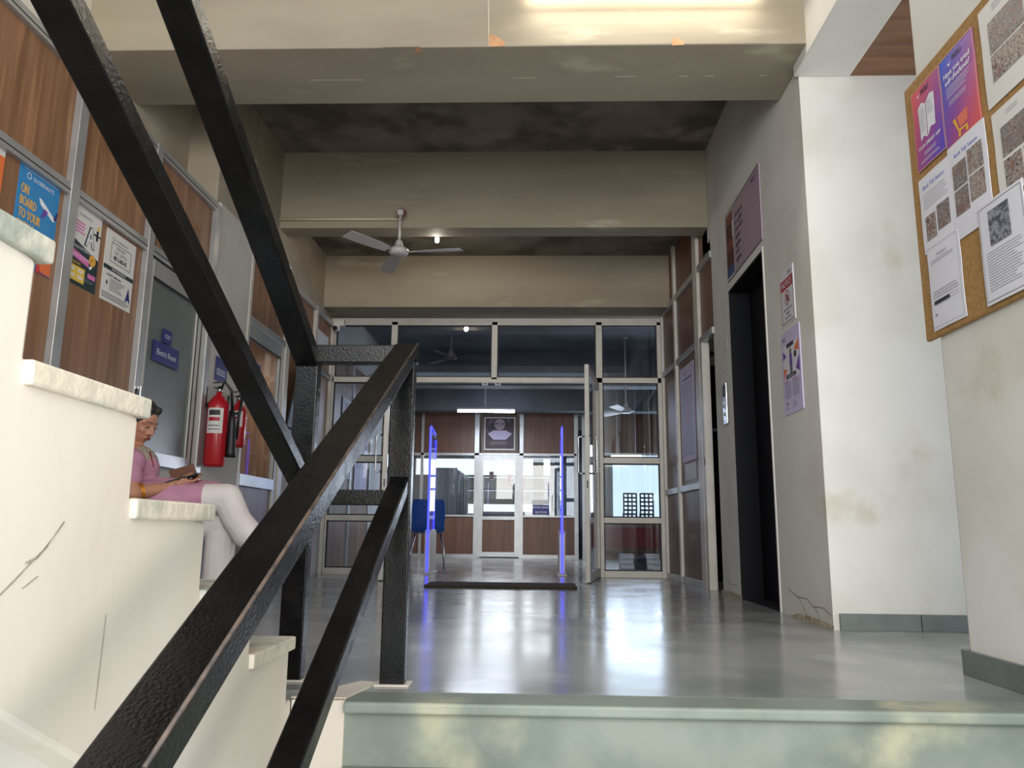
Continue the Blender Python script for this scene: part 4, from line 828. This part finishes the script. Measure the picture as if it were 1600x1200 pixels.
# far room contents
def locker(x, y, i):
    e = thing('steel_locker', (x, y, 0), '%s grey steel locker in the row beyond the far screen' % ('nearest', 'second', 'third', 'furthest')[i], 'locker', 'steel lockers in the far room')
    b = MB(); b.box((x-.25, y, 0), (x+.25, y+.5, 1.62), 'steelgrey'); b.build('body', e, bevel=.005)
    b = MB(); b.box((x+.25, y+.02, .03), (x+.262, y+.48, 1.58), 'curtain'); b.build('door', e)
    for k in (-1, 1):
        b = MB(); b.box((x+k*.115-.085, y-.006, .2), (x+k*.115+.085, y, 1.5), 'frost'); b.build('pane', e)
for i in range(4): locker(-1.75, 14.6+i*.62, i)
e = thing('shelf_rack', (-.4, 17.2, 0), 'open rack with red folders hanging before the far windows', 'rack')
for x in (-1.2, .6):
    b = MB(); b.box((x-.03, 17.1, 0), (x+.03, 17.2, 1.62), 'blackp'); b.build('post', e)
for z in (1.33, 1.62):
    b = MB(); b.box((-1.6, 17.1, z), (1.2, 17.3, z+.04), 'steelgrey'); b.build('shelf', e)
for px, y0, y1, m, nm in ((768, 737, 749, 'redp', 'short red folder on the far rack seen through the glass door'), (796, 741, 760, 'redp', 'tall red folder hanging on the far rack'), (819, 748, 760, 'peachpink', 'pale red folder on the far rack, right end')):
    a = at(px, y0, 'y', 17.0); c = at(px, y1, 'y', 17.0)
    b = MB(); b.box((a.x-.045, 17.0, c.z), (a.x+.045, 17.09, a.z), m); b.box((a.x-.035, 16.995, c.z+.03), (a.x+.035, 17.0, c.z+.09), 'paperw'); tag(b.build('folder', bevel=.004), nm, 'folder', 'red folders on the far rack')
e = thing('work_counter', (-.2, 16, 0), 'white counter with low panels beyond the far glass door', 'counter')
b = MB(); b.box((-1.2, 16.0, .80), (1.0, 16.6, .85), 'paper'); b.build('top', e); b = MB(); b.box((-1.15, 16.05, 0), (.95, 16.55, .80), 'steelgrey'); b.build('body', e)
b = MB(); n = 15
for i in range(n):
    x0 = .28+i*.075; b.tube([(x0, 14.3+.02*(i % 2), .0), (x0, 14.3+.02*(i % 2), 2.3)], .045, 'curtain', 10)
tag(b.build('curtain'), 'grey curtain drawn behind the right far window', 'curtain')
# trunking door jamb inside; dark side room shelf
e = thing('book_shelf', (1.95, 8.1, 0), 'black steel shelving in the dark side room', 'shelf')
b = MB(); b.box((1.46, 8.42, 0), (2.7, 8.45, 2.2), 'lift'); b.build('back', e)
for x in (1.46, 1.86, 2.27, 2.67):
    b = MB(); b.box((x, 8.0, 0), (x+.03, 8.42, 2.2), 'lift'); b.build('upright', e)
for z in (.05, .55, 1.05, 1.5, 1.85, 2.16):
    b = MB(); b.box((1.49, 8.0, z), (2.67, 8.42, z+.03), 'steelgrey' if z == 1.5 else 'lift'); b.build('shelf', e)
b = MB(); b.tube([(1.5, 8.45, 2.42), (3.2, 8.45, 2.42)], .025, 'curtain', 10); tag(b.build('wall_pipe'), 'bluish pipe above the black shelving', 'pipe')
# ================================================================== WOMAN
YP = 3.60
def P(px, py, y=YP): return at(px, py, 'y', y)
W = thing('person', (-1.75, YP, 0), 'woman in a mauve kurta and off-white trousers seated with legs crossed, looking at a phone', 'person')
def organic(b, name, parent, vox=.006, smooth=4, mname=None):
    o = b.build(name, parent); recalc(o)
    r = o.modifiers.new('remesh', 'REMESH'); r.mode = 'VOXEL'; r.voxel_size = vox; r.use_smooth_shade = True
    s_ = o.modifiers.new('smooth', 'SMOOTH'); s_.factor = .5; s_.iterations = smooth
    return o
hipR, hipL = P(168, 782, YP-.09), P(172, 786, YP+.09)
kneeR, kneeL = P(355, 778, YP-.04), P(346, 822, YP+.03)
ankR, ankL = P(385, 846, YP-.03), V((P(326, 1000, YP).x, YP+.05, .10))
chest = P(205, 728); pelvis = P(178, 775); neck = P(212, 702); head = P(221, 659)
shR, shL = P(196, 718, YP-.16), P(208, 716, YP+.15)
elR, elL = P(206, 771, YP-.20), P(228, 766, YP+.17)
wrR, wrL = P(262, 762, YP-.10), P(272, 752, YP+.06)
b = MB()
fy = math.radians(-16); tilt = math.radians(22)       # head turned to the camera and bent down
HR = Matrix.Rotation(fy, 3, 'Z') @ Matrix.Rotation(tilt, 3, 'Y')
hp = lambda x, y, z: head+HR @ V((x, y, z))
b.ell(head+HR @ V((-.012, 0, .018)), (.088, .070, .092), 'skin', HR, 28, 20)            # cranium
b.ell(hp(.022, 0, -.035), (.058, .052, .072), 'skin', HR, 24, 16)                   # face
b.cap(hp(.045, 0, -.088), hp(.02, 0, -.078), .020, .034, 'skin')                   # chin, jaw
for sg in (-1, 1):
    b.cap(hp(-.03, sg*.050, -.035), hp(.03, sg*.022, -.085), .02, .018, 'skin')
    b.ell(hp(.052, sg*.030, -.028), (.022, .021, .020), 'skin', HR)                    # cheeks
    b.ell(hp(-.012, sg*.071, -.012), (.018, .008, .028), 'skin', HR)                   # ears
    b.cap(hp(.073, sg*.012, .012), hp(.060, sg*.045, .012), .0065, .006, 'skin')         # brow ridge
b.cap(hp(.078, 0, .004), hp(.095, 0, -.034), .006, .0095, 'skin'); b.cap(hp(.082, -.011, -.038), hp(.082, .011, -.038), .008, .008, 'skin')
b.cap(hp(.074, -.012, -.062), hp(.074, .012, -.062), .007, .007, 'skin')
def shrink(b):
    for i in range(len(b.v)): b.v[i] = head+(b.v[i]-head)*.92
shrink(b)
b.cap(neck+V((-.03, 0, -.03)), head+HR @ V((-.02, 0, -.05)), .046, .046, 'skin')
b.cap(pelvis, chest, .12, .11, 'skin'); b.cap(shR, shL, .055, .055, 'skin'); b.cap(hipR, hipL, .085, .085, 'skin')
b.cap(hipR, kneeR, .075, .05, 'skin'); b.cap(hipL, kneeL, .075, .05, 'skin'); b.cap(kneeR, ankR, .048, .03, 'skin'); b.cap(kneeL, ankL, .048, .03, 'skin')
b.cap(shR, elR, .045, .036, 'skin'); b.cap(shL, elL, .045, .036, 'skin'); b.cap(elR, wrR, .036, .024, 'skin'); b.cap(elL, wrL, .036, .024, 'skin')
# feet
fR = ankR+V((.10, -.03, -.075)); b.cap(ankR+V((0, 0, -.02)), ankR+V((.02, 0, -.06)), .03, .032, 'skin'); b.cap(ankR+V((.02, 0, -.05)), fR, .032, .022, 'skin'); b.cap(fR, fR+V((.055, -.01, -.03)), .024, .014, 'skin')
b.cap(ankL+V((0, 0, -.06)), ankL+V((.12, 0, -.078)), .034, .022, 'skin'); b.cap(ankL+V((.12, 0, -.078)), ankL+V((.17, 0, -.085)), .024, .013, 'skin')
# hands round the phone
ph = P(287, 753, YP-.06)      # phone centre
def hand(wr, side):
    d = (ph-wr).normalized(); palm = wr+d*.055; b.ell(palm, (.042, .018+.018, .018), 'skin', Matrix.Rotation(math.atan2(d.y, d.x), 3, 'Z')); b.cap(wr, palm, .022, .024, 'skin')
    n = V((0, 0, 1)).cross(d).normalized()
    for i, (off, ln) in enumerate(((-.024, .062), (-.008, .072), (.009, .068), (.024, .052))):
        a = palm+d*.026+n*off*1.1; k1 = a+d*ln*.45+V((0, 0, -.012)); k2 = k1+d*ln*.35+V((0, 0, .006))+n*side*.004; k3 = k2+V((0, 0, .018))+d*ln*.12
        b.cap(a, k1, .0088, .0082, 'skin', 10); b.cap(k1, k2, .0082, .0076, 'skin', 10); b.cap(k2, k3, .0076, .0068, 'skin', 10)
    t0 = palm+n*side*.026-d*.015; t1 = t0+d*.035+V((0, 0, .022)); t2 = t1+d*.03+V((0, 0, .002))-n*side*.008
    b.cap(t0, t1, .011, .0095, 'skin', 10); b.cap(t1, t2, .0095, .008, 'skin', 10)
hand(wrR, -1); hand(wrL, 1)
body = organic(b, 'body', W, .0042, 5)
# face details
b = MB()
for sg in (-1, 1): b = MB(); b.ell(hp(.069, sg*.027, -.004), (.008, .013, .0075), 'paperw', HR, 14, 8); shrink(b); b.build('eye', W)

for sg in (-1, 1):
    b = MB(); b.ell(hp(.0725, sg*.027, -.0005), (.008, .0145, .0062), 'skin', HR, 14, 8); b.tube([hp(.073, sg*.012, -.006), hp(.081, sg*.026, -.0065), hp(.071, sg*.042, -.005)], .0016, 'hair', 6)
    b.tube([hp(.083, sg*.010, .017), hp(.083, sg*.026, .023), hp(.068, sg*.046, .018)], .0019, 'hair', 6)
    shrink(b); b.build('eyelid', W)
b = MB(); b.cap(hp(.084, -.012, -.0595), hp(.084, .012, -.0595), .0038, .0038, 'lip'); b.cap(hp(.082, -.010, -.067), hp(.082, .010, -.067), .0045, .0045, 'lip'); shrink(b); b.build('lips', W)
b = MB(); b.ell(hp(-.025, 0, .030), (.096, .080, .094), 'hair', HR, 28, 20)
b.ell(hp(-.075, 0, -.025), (.050, .062, .060), 'hair', HR, 20, 14); b.ell(hp(-.115, 0, -.045), (.042, .045, .042), 'hair', HR, 20, 14)
for sg in (-1, 1): b.cap(hp(.05, sg*.03, .085), hp(-.03, sg*.076, .0), .018, .016, 'hair'); b.cap(hp(-.03, sg*.074, .0), hp(-.08, sg*.04, -.05), .018, .02, 'hair')
shrink(b); organic(b, 'hair', W, .005, 3)
# kurta
b = MB()
b.cap(pelvis+V((-.01, 0, 0)), chest+V((.01, 0, -.02)), .135, .118, 'pink'); b.cap(shR+V((.01, .02, -.01)), shL+V((.01, -.02, -.01)), .066, .066, 'pink')
b.ell(chest+V((.03, 0, -.02)), (.080, .13, .085), 'pink')
for s_, k_ in ((hipR, kneeR), (hipL, kneeR+V((0, .06, 0)))):
    d = (k_-s_); b.cap(s_, s_+d*.50, .10, .080, 'pink'); b.cap(s_+d*.5, s_+d*.80, .080, .070, 'pink')
b.cap(hipR+V((.1, .08, .03)), kneeR+V((-.09, .06, .01)), .09, .072, 'pink')
b.cap(shR, shR+(elR-shR)*.55, .060, .056, 'pink'); b.cap(shL, shL+(elL-shL)*.55, .060, .056, 'pink')
kk = organic(b, 'kurta', W, .007, 5)
b = MB()
b.ell(chest+V((.040, 0, .0)), (.078, .105, .095), 'embro'); b.cap(neck+V((.01, -.04, -.045)), neck+V((.01, .04, -.045)), .036, .036, 'embro')
organic(b, 'embroidered_yoke', W, .006, 4)
b = MB(); yk = chest+V((.098, -.03, .065)); b.tube([yk, chest+V((.119, -.03, .0)), chest+V((.103, -.03, -.06))], .004, 'redpl', 8); b.build('placket', W)
# trousers
b = MB(); d = kneeR-hipR
b.cap(hipR+d*.6, kneeR, .070, .066, 'offw'); b.cap(kneeR, kneeR+(ankR-kneeR)*.55, .066, .064, 'offw'); b.cap(kneeR+(ankR-kneeR)*.5, ankR+V((0, 0, .035)), .062, .068, 'offw')
b.cap(hipL, kneeL, .078, .068, 'offw'); b.cap(kneeL, kneeL+(ankL-kneeL)*.5, .067, .068, 'offw'); b.cap(kneeL+(ankL-kneeL)*.5, ankL+V((0, 0, .07)), .068, .074, 'offw')
organic(b, 'trousers', W, .007, 4)
for k in (.22, .27):
    b = MB(); c = elR+(wrR-elR)*k; dd = (wrR-elR).normalized(); a = dd.cross(V((0, 0, 1))).normalized(); u = a.cross(dd)
    b.tube([c+(a*math.cos(t)+u*math.sin(t))*.040 for t in [i*math.pi/10 for i in range(20)]], .003, 'gold', 8, closed=True); b.build('bangle', W)
# phone, seat
b = MB(); d = V((.9, .1, .28)).normalized(); n = V((-.1, .95, .05)).normalized(); u = d.cross(n)
b.obox(ph-d*.07-n*.035+V((0, 0, .012)), d*.145, n*.072, u*.009, 'blackp'); e = b.build('mobile_phone', bevel=.003); recalc(e); tag(e, 'black mobile phone held in the seated woman’s hands', 'phone')
b = MB(); c = P(287, 741, YP-.0); b.obox(c-V((.055, 0, .028)), V((.115, .0, .035)), V((.0, .01, 0)), V((-.03, .02, .045)), 'brownl'); o = b.build('wallet_cover', bevel=.004); recalc(o); tag(o, 'brown folding wallet held up behind the phone', 'wallet')
e = thing('waiting_bench', (-1.9, YP, 0), 'low bench under the seated woman, mostly behind the stairs', 'bench')
b = MB(); b.box((-2.22, 3.2, .40), (-1.68, 4.1, .44), 'steelgrey'); b.build('seat', e, bevel=.008)
for (x, y) in ((-2.18, 3.25), (-2.18, 4.05), (-1.73, 3.25), (-1.73, 4.05)):
    b = MB(); b.box((x-.015, y-.015, 0), (x+.015, y+.015, .40), 'steelgrey'); b.build('leg', e)
